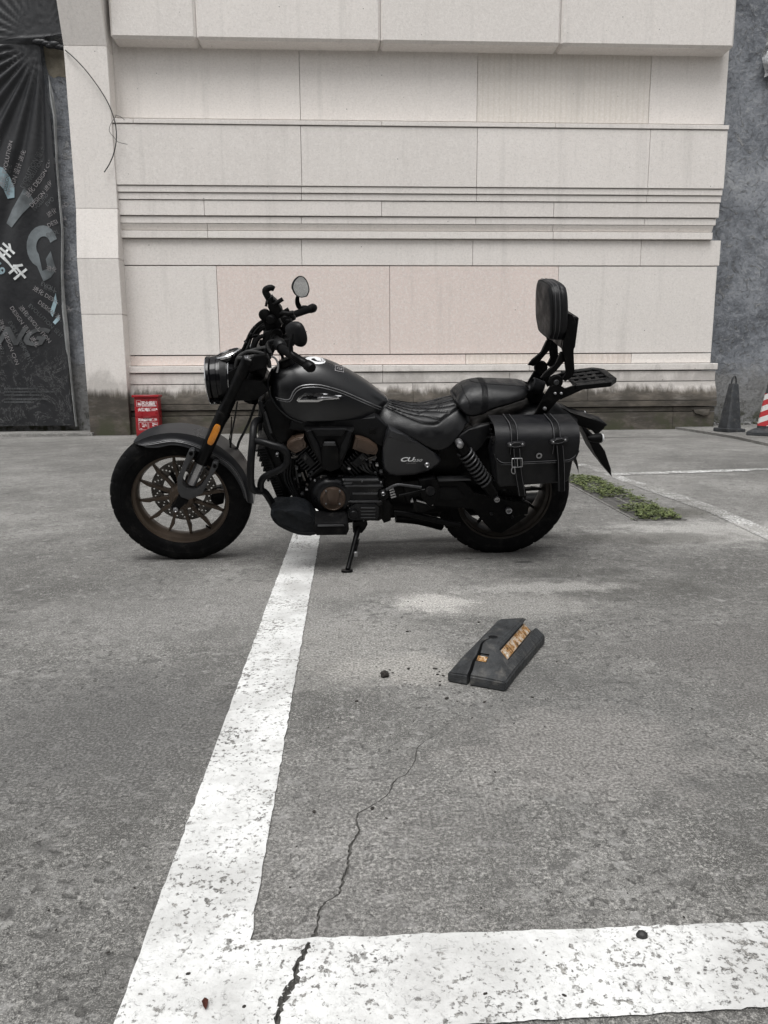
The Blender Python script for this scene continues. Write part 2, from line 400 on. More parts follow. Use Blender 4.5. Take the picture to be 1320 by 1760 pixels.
# motorcycle
M['tank'] = simple('satin_black_paint', (.0032, .0035, .0045), .30, 0, .1, 3, rv=.04, dust=.015, spec=0.65)
M['fender'] = simple('satin_graphite_paint', (.015, .0155, .0180), .32, .15, .1, 3, rv=.05, dust=.03, spec=0.6)
M['plastic'] = simple('black_plastic', (.0030, .0030, .0033), .5, vary=.2, bump=.0003, bs=600, dust=.04, spec=0.16)
M['plastic2'] = simple('grey_black_plastic', (.0042, .0044, .0052), .45, vary=.2, bump=.0003, bs=600, dust=.05, spec=0.22)
M['gloss'] = simple('gloss_black', (.005, .005, .006), .14, rv=.04, spec=0.4)
M['metalblk'] = simple('black_metal', (.0028, .0028, .0031), .42, .2, dust=.06, spec=0.16)
M['casing'] = simple('dark_casing', (.010, .0103, .0115), .36, .5, dust=.08, spec=0.4)
M['rubber'] = simple('tyre_rubber', (.0042, .0042, .0046), .72, vary=.25, vs=20, bump=.0006, bs=300, dust=.10, spec=0.1)
M['vinyl'] = simple('seat_vinyl', (.0036, .0038, .0048), .40, vary=.15, vs=12, bump=.0007, bs=420, dust=.02, spec=0.42)
M['leather'] = simple('black_leather', (.0038, .0040, .0054), .48, vary=.25, vs=7, bump=.0008, bs=260, dust=.03, spec=0.38)
M['thread'] = simple('grey_thread', (.10, .10, .105), .8)
M['bronze'] = simple('bronze_paint', (.070, .051, .037), .42, .35, vary=.15, dust=.08)
M['bronze2'] = simple('bronze_cover', (.068, .045, .032), .42, .35, vary=.15, dust=.05)
M['chrome'] = simple('chrome', (.72, .72, .73), .13, 1, vary=.05, rv=.05)
M['silver'] = simple('silver_alloy', (.42, .42, .43), .38, .9, vary=.15)
M['steel'] = simple('disc_steel', (.16, .15, .14), .42, .8, vary=.25, vs=15)
M['grey'] = simple('grey_alloy', (.062, .063, .066), .4, .5, dust=.08, spec=0.4)
M['amber'] = simple('amber_reflector', (.56, .20, .015), .22, vary=.1, coat=.5)
M['sticker'] = simple('white_sticker', (.74, .75, .76), .4, vary=.03)
M['lens'] = simple('lamp_glass', (.35, .36, .38), .06, .6)
M['mirror'] = simple('mirror_glass', (.85, .86, .87), .02, 1, vary=.02, rv=.0)
M['trim'] = simple('silver_pinstripe', (.15, .15, .155), .38, .5)
M['bagcloth'] = simple('black_pouch_cloth', (.008, .0092, .011), .6, vary=.25, vs=25, bump=.0012, bs=500, dust=.06, spec=0.15)
M['dchrome'] = simple('dark_chrome', (.24, .24, .25), .22, 1, vary=.05, rv=.05)
M['added_facade'] = simple('added_dark_facade', (.06, .06, .062), .8)
M['darkbronze'] = simple('dark_bronze_paint', (.022, .017, .013), .42, .3, dust=.04)

# ------------------------------------------------------------------ the ground, its crack, painted lines and drain
def g2(x, y): v = G(x, y); return (v.x, v.y)
crack_px = [(470, 1800, 14), (478, 1758, 15), (484, 1735, 13), (487, 1720, 19), (497, 1704, 22), (508, 1690, 14), (511, 1664, 12), (521, 1647, 16), (529, 1632, 14),
    (535, 1618, 9), (543, 1602, 13), (545, 1585, 8), (549, 1565, 12), (560, 1550, 6), (575, 1542, 5), (584, 1535, 8), (589, 1512, 10), (597, 1492, 11), (599, 1472, 9), (602, 1457, 13),
    (612, 1440, 9), (617, 1428, 8), (612, 1412, 6), (615, 1398, 5), (640, 1384, 4), (655, 1375, 4), (670, 1362, 5), (676, 1345, 6), (684, 1337, 4), (697, 1332, 4), (706, 1320, 3), (714, 1306, 4), (717, 1286, 3), (730, 1274, 2), (752, 1262, 2), (770, 1243, 1.6), (795, 1226, 1)]
def resample(px, k=5):
    r2 = random.Random(8); out = []
    for a, b in zip(px, px[1:]):
        for j in range(k):
            f = j/k; w = a[2]+(b[2]-a[2])*f; s = 1.0 if j else .3
            out.append((a[0]+(b[0]-a[0])*f+r2.uniform(-.22, .22)*w*s, a[1]+(b[1]-a[1])*f, w*r2.uniform(.6, 1.25)))
    return out+[px[-1]]
crack_px = resample(crack_px)
def crack_loop(px):
    L, R = [], []
    rnd = random.Random(3); prev = None
    for i, (x, y, w) in enumerate(px):
        c = G(x, y); a = G(*px[max(i-1, 0)][:2]); b = G(*px[min(i+1, len(px)-1)][:2]); d = (b-a).normalized(); nn = Vector((-d.y, d.x, 0))
        hw = w*c.y/FPX*.5*(.58 if y < 1600 else .85)
        L.append(c+nn*hw*rnd.uniform(.6, 1.25)); R.append(c-nn*hw*rnd.uniform(.6, 1.25))
    return L, R
cL, cR = crack_loop(crack_px)
crack_out = [(p.x, p.y) for p in cL] + [(p.x, p.y) for p in cR[::-1]]
# the drain slot
d0, d1, dfar = G(1094, 895), G(1178, 894), G(984, 835)
ddir = (dfar-d0).normalized(); dwid = d1-d0
dlen = (dfar-d0).length*1.32
def D(u, v): return d0 + dwid*u + ddir*(v*dlen)        # u across, v along
drain_hole = [(D(u, v).x, D(u, v).y) for u, v in ((.03, .01), (.97, .01), (.97, .99), (.03, .99))]
bm = bmesh.new()
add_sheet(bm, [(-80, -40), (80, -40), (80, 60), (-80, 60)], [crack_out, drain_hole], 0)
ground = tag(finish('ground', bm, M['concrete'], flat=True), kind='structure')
bm = bmesh.new()                                        # the sides and the bottom of the crack
def groove(bm, L, R, dep=.0055):
    rows = []
    for a, b in zip(L, R):
        mid = (a+b)/2; dp = min(dep, (a-b).length*.7+.001)
        rows.append([a+Vector((0, 0, .0001)), mid+(a-mid)*.45-Vector((0, 0, dp)), mid+(b-mid)*.45-Vector((0, 0, dp)), b+Vector((0, 0, .0001))])
    add_grid(bm, rows)
groove(bm, cL, cR)
tag(finish('ground_crack', bm, M['crackdirt'], flat=True), kind='structure')

def rough_line(pts, step=.008, amp=.0032, seed=1):
    out = []; n = len(pts)
    for i in range(n):
        a, b = Vector((*pts[i], 0)), Vector((*pts[(i+1) % n], 0)); L = (b-a).length; k = max(1, min(260, int(L/step))); d = (b-a)/max(L, 1e-6); nn = Vector((-d.y, d.x, 0))
        for j in range(k):
            p = a+(b-a)*(j/k)
            q = noise.noise(Vector((p.x*45+seed*7, p.y*45, 0)))*amp + noise.noise(Vector((p.x*170+seed, p.y*170, 3)))*amp*.6
            if j == 0: q = 0
            out.append(tuple((p+nn*q)[:2]))
    return out
def painted(name, pts, mat, z=.004, holes=(), seed=1, amp=.0032):
    bm = bmesh.new(); add_sheet(bm, rough_line(pts, seed=seed, amp=amp), list(holes), z)
    return tag(finish(name, bm, mat, flat=True), kind='structure')
A = Vector(G(197, 1758)); B_ = Vector(G(504, 919)); Cc = Vector(G(430, 1617)); Dd = Vector(G(550, 921))
dirL, dirR = (B_-A).normalized(), (Dd-Cc).normalized()
farL, farR = B_+dirL*2.6, Dd+dirR*2.6
bl = A-dirL*.25
br0, br1 = Vector(G(1320, 1588)), Vector(G(1320, 1735)); tl, bl2 = Vector(G(430, 1620)), Vector(G(918, 1758))
et = (br0-tl).normalized(); eb = (br1-bl2).normalized()
TR = br0+et*1.6; BR = br1+eb*1.6; BLc = bl2-eb*((bl2.x-bl.x)/eb.x)
Lp = [tuple(v[:2]) for v in (farL, bl, BLc, BR, TR, tl, farR)]
# the crack runs on through the paint: cut the same slot out of the sheet
ins = [i for i, (a, b) in enumerate(zip(cL, cR)) if 1622 < crack_px[i][1] < 1790]
hole = [tuple(cL[i][:2]) for i in ins] + [tuple(cR[i][:2]) for i in ins[::-1]]
painted('parking_line', Lp, M['paint'], holes=[hole], seed=2)
def strip_px(name, c, mat, seed, amp=.006, z=.004):
    painted(name, [g2(*p) for p in c], mat, z, seed=seed, amp=amp)
strip_px('parking_line', [(1060, 817.7), (1200, 813), (1480, 803), (1480, 800), (1200, 809), (1046, 814)], M['paint_worn'], 4)
strip_px('parking_line', [(985, 799), (1014, 806), (1102, 840), (1151, 857), (1219, 881), (1330, 934), (1420, 975), (1450, 960), (1342, 918), (1232, 872), (1160, 847), (1112, 833), (1026, 803), (1000, 797)], M['paint_faint'], 5, .01, .0025)

dr = empty('drain_grate', tuple(D(.5, .3)))
tag(dr, 'rusty slotted drain grate in the concrete with weeds growing through it', 'drain')
dloc = Matrix.Translation(-dr.location)
def drain_pt(u, v, z): p = D(u, v); return Vector((p.x, p.y, z))-dr.location
bm = bmesh.new()
for (u0, v0), (u1, v1) in (((0, 0), (1, 0)), ((1, 0), (1, 1)), ((1, 1), (0, 1)), ((0, 1), (0, 0)), ((.5, 0), (.5, 1))):
    a, b = drain_pt(u0, v0, .004), drain_pt(u1, v1, .004); d = (b-a).normalized(); s = Vector((-d.y, d.x, 0))*.011
    add_prism(bm, [a-s, b-s, b+s, a+s], [p+Vector((0, 0, -.03)) for p in (a-s, b-s, b+s, a+s)])
for v in (.38, .76):
    a, b = drain_pt(0, v, .0035), drain_pt(1, v, .0035); s = ddir*.014
    add_prism(bm, [a-s, b-s, b+s, a+s], [p+Vector((0, 0, -.03)) for p in (a-s, b-s, b+s, a+s)])
finish('grate_frame', bm, M['iron'], dr)
bm = bmesh.new(); a, b = drain_pt(0.03, 0, .001), drain_pt(.97, 0, .001); s = ddir*.0065
add_prism(bm, [a-s, b-s, b+s, a+s], [p+Vector((0, 0, -.022)) for p in (a-s, b-s, b+s, a+s)])
bar0 = finish('grate_bar', bm, M['iron'], dr); nb = int(dlen/.032)
for i in range(1, nb):
    o = bar0 if i == 1 else bar0.copy()
    if i > 1: COL.objects.link(o); o.parent = dr
    o.location = ddir*(i*dlen/nb)
bm = bmesh.new()
tp = [drain_pt(u, v, 0) for u, v in ((.03, .01), (.97, .01), (.97, .99), (.03, .99))]; bt = [p-Vector((0, 0, .034)) for p in tp]
vt = [bm.verts.new(p) for p in tp]; vb = [bm.verts.new(p) for p in bt]
for i in range(4): bm.faces.new((vt[i], vt[(i+1) % 4], vb[(i+1) % 4], vb[i]))
bm.faces.new(vb)
finish('drain_channel', bm, M['soil'], dr, flat=True)

def add_leaf(bm, c, d, L, w, up):
    d = d.normalized(); s = d.cross(Vector((0, 0, 1)))
    if s.length < .05: s = Vector((1, 0, 0))
    s.normalize(); n_ = s.cross(d)
    p = [c, c+d*L*.35+s*w+n_*L*.05, c+d*L*.8+s*w*.6, c+d*L-n_*L*.12, c+d*L*.8-s*w*.6, c+d*L*.35-s*w+n_*L*.05]
    vs = [bm.verts.new(q) for q in p]
    bm.faces.new((vs[0], vs[1], vs[2], vs[3])); bm.faces.new((vs[0], vs[3], vs[4], vs[5]))
rnd = random.Random(11); bm = bmesh.new()
for (v0, v1, dens, u0, u1) in ((.0, .23, 330, .12, .98), (.23, .28, 25, .6, 1.0), (.45, 1.0, 620, .10, 1.05), (.30, .43, 30, .6, 1.0), (.0, 1.0, 110, -.06, 1.22)):
    for i in range(dens):
        v = rnd.uniform(v0, v1); u = rnd.uniform(u0, u1)
        if rnd.random() > .45+.9*noise.noise(Vector((u*3, v*9, 2)))+.25: continue
        c0 = D(u, v); hgt = rnd.uniform(.006, .036)*(1-.5*abs(u-.5))
        c0.z = hgt
        for k in range(rnd.randint(5, 9)):
            a = rnd.uniform(0, 2*PI); el = rnd.uniform(-.2, .6)
            add_leaf(bm, c0+Vector((rnd.uniform(-.012, .012), rnd.uniform(-.012, .012), 0)), Vector((math.cos(a)*math.cos(el), math.sin(a)*math.cos(el), math.sin(el))), rnd.uniform(.010, .021), rnd.uniform(.004, .0075), 1)
tag(finish('weeds', bm, M['leaf'], flat=True), 'low green weeds growing out of the slotted drain', 'weeds', kind='stuff')

# kerbs
bm = bmesh.new()
kp = [g2(1205, 744.5), g2(1262, 754), g2(1320, 767), g2(1500, 810)]
kb = [g2(1195, 739), g2(1262, 739)]
kpts = [Vector((*p, .035)) for p in kp] + [Vector((16, 8, .035)), Vector((16, 13, .035)), Vector((kp[0][0], 13, .035))]
add_prism(bm, kpts, [Vector((p.x, p.y, -.05)) for p in kpts], .012)
tag(finish('raised_pavement', bm, M['concrete'], sharp=30), kind='structure')
bm = bmesh.new()
kpts = [Vector((W(158, 742, 11.42).x, 11.42, .05)), Vector((-14, 11.42, .05)), Vector((-14, 12.3, .05)), Vector((W(158, 742, 11.42).x, 12.3, .05))]
add_prism(bm, kpts, [Vector((p.x, p.y, -.05)) for p in kpts], .012)
tag(finish('kerb', bm, M['concrete'], sharp=30), kind='structure')

# ------------------------------------------------------------------ the sandstone wall
wall = empty('stone_wall', (0.9, 11.7, 0))
tag(wall, 'pale sandstone clad wall with stepped ledges and two pinkish slabs behind the motorcycle', 'wall')
WX0 = W(215, 500, 11.77).x - .32; WX1 = W(1221.5, 622, 11.77).x
def zr(py, wy): return W(515, py, wy).z
def panel(name, x0, x1, z0, z1, wy, mat, back=.12, bev=.003, prof=None, bevb=None, gap=.003):
    bm = bmesh.new(); rr = random.random()
    off = wall.location
    dy = random.uniform(-.002, .002)
    if prof:   # sloped face: (z, y) outline points
        ring = [Vector((x0+gap, y+dy, z))-off for (z, y) in prof]
        add_prism(bm, ring, [p+Vector((x1-x0-2*gap, 0, 0)) for p in ring], .002, 1)
    else:
        add_box(bm, x0+gap-off.x, x1-gap-off.x, wy+dy-off.y, wy+back-off.y, z0+gap*.8-off.z, z1-gap*.8-off.z, bev)
    return finish(name, bm, mat, wall, sharp=30)
def row(py0, py1, wy, joints, jpy, mats=None, x1=None, back=.12, name='stone_panel', z0=None, z1=None, bev=.003, x0=None):
    z1 = zr(py0, wy) if z1 is None else z1; z0 = zr(py1, wy) if z0 is None else z0
    xs = [WX0 if x0 is None else x0] + [W(j, jpy, wy).x for j in joints] + [WX1 if x1 is None else x1]
    for i in range(len(xs)-1):
        mt = M[(mats[i] if mats else 'stone')]
        panel(name, xs[i], xs[i+1], z0, z1, wy, mt, back, bev)
XL = W(1253, 216, 11.65).x
row(-190, 70.5, 11.62, [336, 654, 965], 40, x1=W(1263.5, 60, 11.62).x, back=.42, bev=.035, x0=W(189, 60, 11.62).x)
row(64, 206, 11.92, [515, 820.5, 1118], 140, ['stone', 'stone', 'flute', 'stone'], x1=W(1250, 140, 11.92).x)
row(206.5, 214.5, 11.635, [229, 656, 955], 210, x1=XL, back=.32, name='ledge_stone')
row(216, 319.5, 11.65, [517.8, 820, 1116], 270, x1=XL-.01, back=.25)
row(320.5, 331.5, 11.668, [518, 819.5, 1114], 326, x1=XL-.015, back=.25, name='ledge_stone')
row(332.5, 344, 11.686, [518, 819.5, 1112], 338, x1=XL-.02, back=.25, name='ledge_stone')
row(345, 371, 11.70, [351, 656, 952], 358, x1=XL-.03, back=.2, name='ledge_stone')
row(372.5, 384.5, 11.722, [518, 818, 1108], 378, x1=XL-.06, back=.2, name='ledge_stone')
z1_, z0_ = zr(385, 11.724), zr(396, 11.765)
for xa, xb in ((WX0, W(356, 390, 11.72).x), (W(356, 390, 11.72).x, W(951, 390, 11.72).x), (W(951, 390, 11.72).x, XL-.09)):
    panel('ledge_stone', xa, xb, 0, 0, 0, M['stone'], prof=[(z1_, 11.724), (z0_, 11.765), (z0_, 11.9), (z1_, 11.9)])
row(396.8, 409.5, 11.715, [357, 951], 403, x1=XL-.1, back=.2, name='ledge_stone')
row(411, 456, 11.77, [518.6, 812.7, 1101.5], 434, x1=WX1+.03)
row(457.3, 609.3, 11.77, [375, 670, 958], 533, ['stone', 'pink', 'pink', 'stone'])
row(610.5, 627.5, 11.775, [480, 800, 1085], 619, ['pink', 'pink', 'pflute', 'stone'])
row(628, 640, 11.655, [530, 658, 910], 634, x1=WX1+.07, back=.25, name='ledge_stone', bev=.008)
row(641, 659.2, 11.685, [658, 876], 650, x1=WX1+.05, back=.2)
# swelling course below, then the plinth
zt, zb = zr(660, 11.69), zr(693, 11.60)
for xa, xb in ((WX0, W(430, 680, 11.62).x), (W(430, 680, 11.62).x, W(710, 680, 11.62).x), (W(710, 680, 11.62).x, W(1010, 680, 11.62).x), (W(1010, 680, 11.62).x, WX1+.06)):
    pr = [(zt, 11.69), (zt-.05, 11.686)] + [(zt-.05+(zb-zt+.05)*k/6, 11.686-.086*math.sin(k/6*PI/2)) for k in range(1, 7)] + [(zb, 11.9), (zt, 11.9)]
    panel('plinth_stone', xa, xb, 0, 0, 0, M['stone'], prof=pr)
row(693.8, 704, 11.592, [600, 905], 700, x1=WX1+.06, back=.3, name='plinth_stone')
row(704.8, 713, 11.625, [470, 760, 1156], 709, x1=WX1+.05, back=.26, name='plinth_stone')
row(713.8, 746, 11.60, [560, 880, 1156], 728, x1=WX1+.04, back=.28, name='plinth_stone', z0=-.02)
bm = bmesh.new()                                         # loose broken chip hanging at the plinth's right end
a = W(1192, 704, 11.585); b = W(1219, 713, 11.585); add_prism(bm, [Vector(p)-wall.location for p in ((a.x, 11.57, a.z), (b.x, 11.57, a.z), (b.x-.02, 11.57, b.z), (b.x-.1, 11.57, b.z-.012), (a.x+.12, 11.57, b.z+.01), (a.x+.02, 11.57, b.z+.03))],
    [Vector(p)-wall.location for p in ((a.x, 11.62, a.z), (b.x, 11.62, a.z), (b.x-.02, 11.62, b.z), (b.x-.1, 11.62, b.z-.012), (a.x+.12, 11.62, b.z+.01), (a.x+.02, 11.62, b.z+.03))], .004)
finish('broken_stone', bm, M['stone'], wall)
bm = bmesh.new(); add_box(bm, WX0-wall.location.x, WX1-.02-wall.location.x, .32, .9, -.02, 9.0); finish('wall_core', bm, M['grout'], wall)

# ------------------------------------------------------------------ the pilaster
pil = empty('stone_pilaster', (W(189, 743, 11.5).x, 11.5, 0))
tag(pil, 'pale sandstone pilaster left of the wall with a sloped shoulder and sooty foot', 'pilaster')
px0, px1 = W(154.6, 735, 11.5).x, W(223.5, 735, 11.5).x
def pblock(z0, z1, yb, yt, mat='stone', x0=px0, x1=px1):
    bm = bmesh.new(); o = pil.location; g = .003
    pr = [(z0+g, yb), (z1-g, yt), (z1-g, 12.25), (z0+g, 12.25)]
    ring = [Vector((x0, y, z))-o for z, y in pr]
    add_prism(bm, ring, [p+Vector((x1-x0, 0, 0)) for p in ring], .006, 1)
    return finish('stone_block', bm, M[mat], pil, sharp=25)
zz = [-.02, W(180, 540, 11.5).z, W(180, 444, 11.5).z, W(180, 358, 11.62).z, W(160, 78.6, 11.62).z, W(150, -130, 11.30).z]
zm = W(180, 205, 11.62).z
pblock(zz[0], zz[1], 11.5, 11.5); pblock(zz[1], zz[2], 11.5, 11.5); pblock(zz[2], zz[3], 11.5, 11.62)
pblock(zz[3], zz[4], 11.62, 11.62); pblock(zz[4], zz[5], 11.62, 11.24)

# ------------------------------------------------------------------ grey rendered walls to either side
bm = bmesh.new(); add_box(bm, -16, px0+.02, 11.98, 12.6, -.02, 9)
wl = finish('plaster_wall', bm, M['plaster'], flat=True); tag(wl, 'grey cement rendered wall behind the black banner', 'wall')
bm = bmesh.new(); add_box(bm, WX1-.3, 18, 12.15, 12.8, -.02, 9)
wr = finish('plaster_wall', bm, M['plaster'], flat=True); tag(wr, 'blotchy grey cement rendered wall behind the traffic cones', 'wall')
bm = bmesh.new()                                         # a patch where the render has come off
c = [W(x, y, 11.975) for x, y in ((74, 76), (122, 84), (122, 130), (112, 133), (100, 131), (92, 134), (84, 128), (79, 112))]
add_prism(bm, c, [p+Vector((0, .02, 0)) for p in c]); finish('bare_patch', bm, M['bareplaster'], wl)
# crumbling rubble along the foot of the right-hand wall
bm = bmesh.new(); rnd = random.Random(5)
for i in range(90):
    x = rnd.uniform(WX1+.1, WX1+2.6); s = rnd.uniform(.012, .05)
    mt = Matrix.Translation((x, 12.13-abs(rnd.gauss(0, .07)), .035+s*.3)) @ Matrix.Rotation(rnd.uniform(0, 3), 4, (rnd.random(), rnd.random(), 1)) @ Matrix.Diagonal((s*rnd.uniform(.8, 2), s, s*rnd.uniform(.4, .8), 1))
    bmesh.ops.create_icosphere(bm, subdivisions=1, radius=1, matrix=mt)
tag(finish('rubble', bm, M['plaster'], sharp=15), 'mossy crumbs of render along the foot of the grey wall', 'rubble', kind='stuff')

# unseen building added behind the camera, keeping reflections on the bike's sides dark
opp = empty('added_dark_building', (0, -11, 0)); tag(opp, 'dark grey building added across the yard, out of view, to darken reflections', 'building')
bm = bmesh.new(); add_box(bm, -22, 22, -4, 0, -.02, 8.5, .02); finish('added_facade', bm, M['added_facade'], opp, flat=True)
for k in range(9):
    bm = bmesh.new(); x = -19+k*4.6; add_box(bm, x, x+2.2, -.02, .04, 1.2, 6.4, .02); finish('added_window', bm, M['gloss'], opp)

# ------------------------------------------------------------------ the banner
BY = 11.86
edge = [(0, 71, 73), (1, 75, 110), (2, 82, 165), (3, 88.5, 207), (4, 93, 260), (5, 97, 302), (6, 103, 360), (7, 107, 410), (8, 106.5, 450), (9, 106, 488), (10, 111, 550), (11, 116.6, 604.5), (12, 122, 660), (13, 129.5, 731)]
anchor = W(71, 73, BY)
def fold(x, z):
    d = Vector((x-anchor.x, z-anchor.z)); r = d.length
    a = math.atan2(d.y, d.x)
    amp = .028*math.exp(-((r-1.0)/2.2)**2) if z > 2.2 else .028*math.exp(-((r-1.0)/2.2)**2)*max(0, (z-1.2))
    w = math.sin(a*34+r*.8)*amp*min(1, r/.5) + .012*math.sin(a*61+1)*math.exp(-r/1.6)*min(1, r/.4)
    if z > anchor.z: w *= .45
    w += .014*noise.noise(Vector((x*1.3, z*.5, 1))) + .006*noise.noise(Vector((x*5, z*1.7, 4)))
    return w
def edge_px(py):
    for (i, xa, ya), (_, xb, yb) in zip(edge, edge[1:]):
        if ya <= py <= yb: return xa+(xb-xa)*(py-ya)/(yb-ya)
    if py < 73: return 71+(31+(py/85)*14.6)*min(1, (73-py)/5) if py > 68 else 102+(py/85)*14.6
    return edge[-1][1]
ban = empty('banner', (-5.2, BY, .1))
tag(ban, 'torn black printed banner with pale blue letters hung on the left wall', 'banner')
rows = []
for i in range(230):
    py = 731-981*i/229; e = W(edge_px(py), py, BY); r = []
    for j in range(130):
        x = -9.2+(e.x+9.2)*(j/129)**.8
        curl = .05*math.exp(-(e.x-x)/.05)*(.4+.6*math.sin(e.z*2.1)**2)
        r.append(Vector((x, BY-.02+fold(x, e.z)-curl-(.10 if py < 73 else 0)*math.exp(-((e.x-x)/.5)**2), e.z))-ban.location)
    rows.append(r)
bm = bmesh.new(); add_grid(bm, rows)
finish('banner_sheet', bm, M['banner'], ban, sharp=180)
bm = bmesh.new()                                         # the pale back of the folded-over edge
hr = []
for px_, py, w in ((84, 130, 0), (88, 170, 5), (93, 200, 4), (98, 290, 2), (107, 400, 2.5), (106, 470, 3), (107.5, 520, 5), (111, 560, 6), (115, 600, 5), (118, 612, 2.5), (123, 660, 2.2), (127, 700, 2.5), (131, 733, 2)):
    a = W(px_-w*.2-1, py, BY-.055); b = W(px_+w, py, BY-.035); hr.append([a-ban.location, (a+b)/2+Vector((0, -.018, 0))-ban.location, b-ban.location])
add_grid(bm, hr); bmesh.ops.solidify(bm, geom=bm.faces[:], thickness=.003)
finish('folded_hem', bm, M['hem'], ban)
bm = bmesh.new()                                         # knot of cloth where it is tied up
for k in range(7):
    p = W(66+k*7, 72+random.uniform(-2, 3)+k*1.6, BY-.1); add_sphere(bm, p-ban.location, .05+random.uniform(0, .02), 2, (1.5, .8, .7))
finish('tied_knot', bm, M['banner'], ban)
def text_mesh(body, size, shear=0., bold=0., align='LEFT', fine=False):
    cu = bpy.data.curves.new('text', 'FONT'); cu.body = body; cu.size = size; cu.shear = shear; cu.offset = bold
    cu.align_x = align; cu.align_y = 'CENTER'; cu.resolution_u = 3
    ob = bpy.data.objects.new('text', cu); COL.objects.link(ob)
    dg = bpy.context.evaluated_depsgraph_get(); me = bpy.data.meshes.new_from_object(ob.evaluated_get(dg))
    bpy.data.objects.remove(ob); bpy.data.curves.remove(cu); return me
def to_banner(bm, lift=.012, cut=.12):
    bmesh.ops.triangulate(bm, faces=bm.faces[:])
    for _ in range(4):
        es = [e for e in bm.edges if e.calc_length() > cut]
        if not es: break
        bmesh.ops.subdivide_edges(bm, edges=es, cuts=1); bmesh.ops.triangulate(bm, faces=bm.faces[:])
    for v in bm.verts:
        x, z = v.co.x, v.co.z; v.co = Vector((x, BY-.02+fold(x, z)-lift, z))-ban.location
def print_text(name, body, px_, py, size, ang, mat, shear=0., bold=0., align='LEFT', squash=1.):
    me = text_mesh(body, size, shear, bold, align); o = W(px_, py, BY)
    bm = bmesh.new(); bm.from_mesh(me); bpy.data.meshes.remove(me); c, s = math.cos(ang), math.sin(ang)
    for v in bm.verts:
        x, y = v.co.x*squash, v.co.y; v.co = Vector((o.x+x*c-y*s, 0, o.z+x*s+y*c))
    to_banner(bm)
    return finish(name, bm, M[mat], ban, flat=True)
def print_shape(name, pxs, mat, lift=.009):
    bm = bmesh.new(); pts = [W(x, y, BY) for x, y in pxs]
    add_sheet(bm, [(p.x, p.z) for p in pts], [], to3=lambda p: Vector((p[0], 0, p[1])))
    to_banner(bm, lift, .1); return finish(name, bm, M[mat], ban, flat=True)
cxp, cyp = -30, 440
k = 0
words = ['EVOLUTION 设计', 'DESIGN 进化', '进化 DESIGN CHN', 'EVOLUTION 设计', 'DESIGN 设计 进化', '进化 EVOLUTION']
for a in range(-88, 84, 7):
    ar = math.radians(a); r0 = 112+(k*37 % 29)-(14 if a < -20 else 0)
    x, y = cxp+math.cos(ar)*r0, cyp-math.sin(ar)*r0
    wd = words[k % 6]
    room = (edge_px(min(700, max(80, y-math.sin(ar)*30)))-x-4)/max(.15, math.cos(ar))
    n_ = max(3, int(room/5.6)); 
    if room > 14: print_text('banner_print', wd[:n_+3], x, y, .085, ar, 'print_grey' if k % 3 else 'print_dim')
    if k % 2 and room > 30: print_text('banner_print', words[(k+2) % 6][:max(3, n_-2)], x+5, y+6, .066, ar, 'print_dim')
    k += 1
print_shape('banner_print', [(-12, 300), (-4, 286), (8, 290), (18, 304), (25, 322), (25.5, 340), (14, 342), (8, 326), (-2, 314)], 'print_blue')
print_shape('banner_print', [(44, 325), (50, 330), (61, 347), (40, 370), (22, 392), (12, 384), (22, 360)], 'print_silver')
def arc(cx, cy, r, a0, a1, n=14): return [(cx+r*math.cos(math.radians(a0+(a1-a0)*i/n)), cy-r*1.35*math.sin(math.radians(a0+(a1-a0)*i/n))) for i in range(n+1)]
print_shape('banner_print', arc(74, 424, 27, 20, 250) + [(76, 484), (88, 478), (98, 465), (89, 432), (80, 446), (84, 462), (74, 466)] + arc(76, 424, 13, 245, 20)[1:], 'print_silver')
print_shape('banner_print', [(99, 498), (104, 506), (92, 545), (87, 538)], 'print_blue')
print_shape('banner_print', [(104, 540), (106, 548), (96, 558), (92, 554)], 'print_blue')
print_text('banner_print', '主', -2, 424, .27, math.radians(-42), 'print_white', bold=.008)
print_text('banner_print', '什', 22, 458, .25, math.radians(-52), 'print_white', bold=.008)
print_text('banner_print', '19', -8, 452, .2, math.radians(-60), 'print_blue', bold=.004)
print_shape('banner_print', [(0, 430), (30, 466), (33, 470), (31, 472), (0, 436)], 'print_white')
print_text('banner_print', 'ING', -22, 578, .36, math.radians(-2), 'print_dim', shear=.5, bold=.012, squash=1.3)
rnd = random.Random(9)
bm = bmesh.new()
for yy, x0, x1 in ((668, 8, 66), (673.5, 8, 95), (679, 8, 70), (686, 8, 82), (691, 8, 55)):
    x = x0
    while x < x1:
        w = rnd.uniform(1.2, 3.0); c = [W(p, q, BY) for p, q in ((x, yy-1.5), (x+w, yy-1.5), (x+w, yy+1.4), (x, yy+1.4))]
        bm.faces.new([bm.verts.new(p) for p in c]); x += w+.8
to_banner(bm, .008); tag(finish('banner_small_print', bm, M['print_dim'], ban, flat=True), kind='stuff')

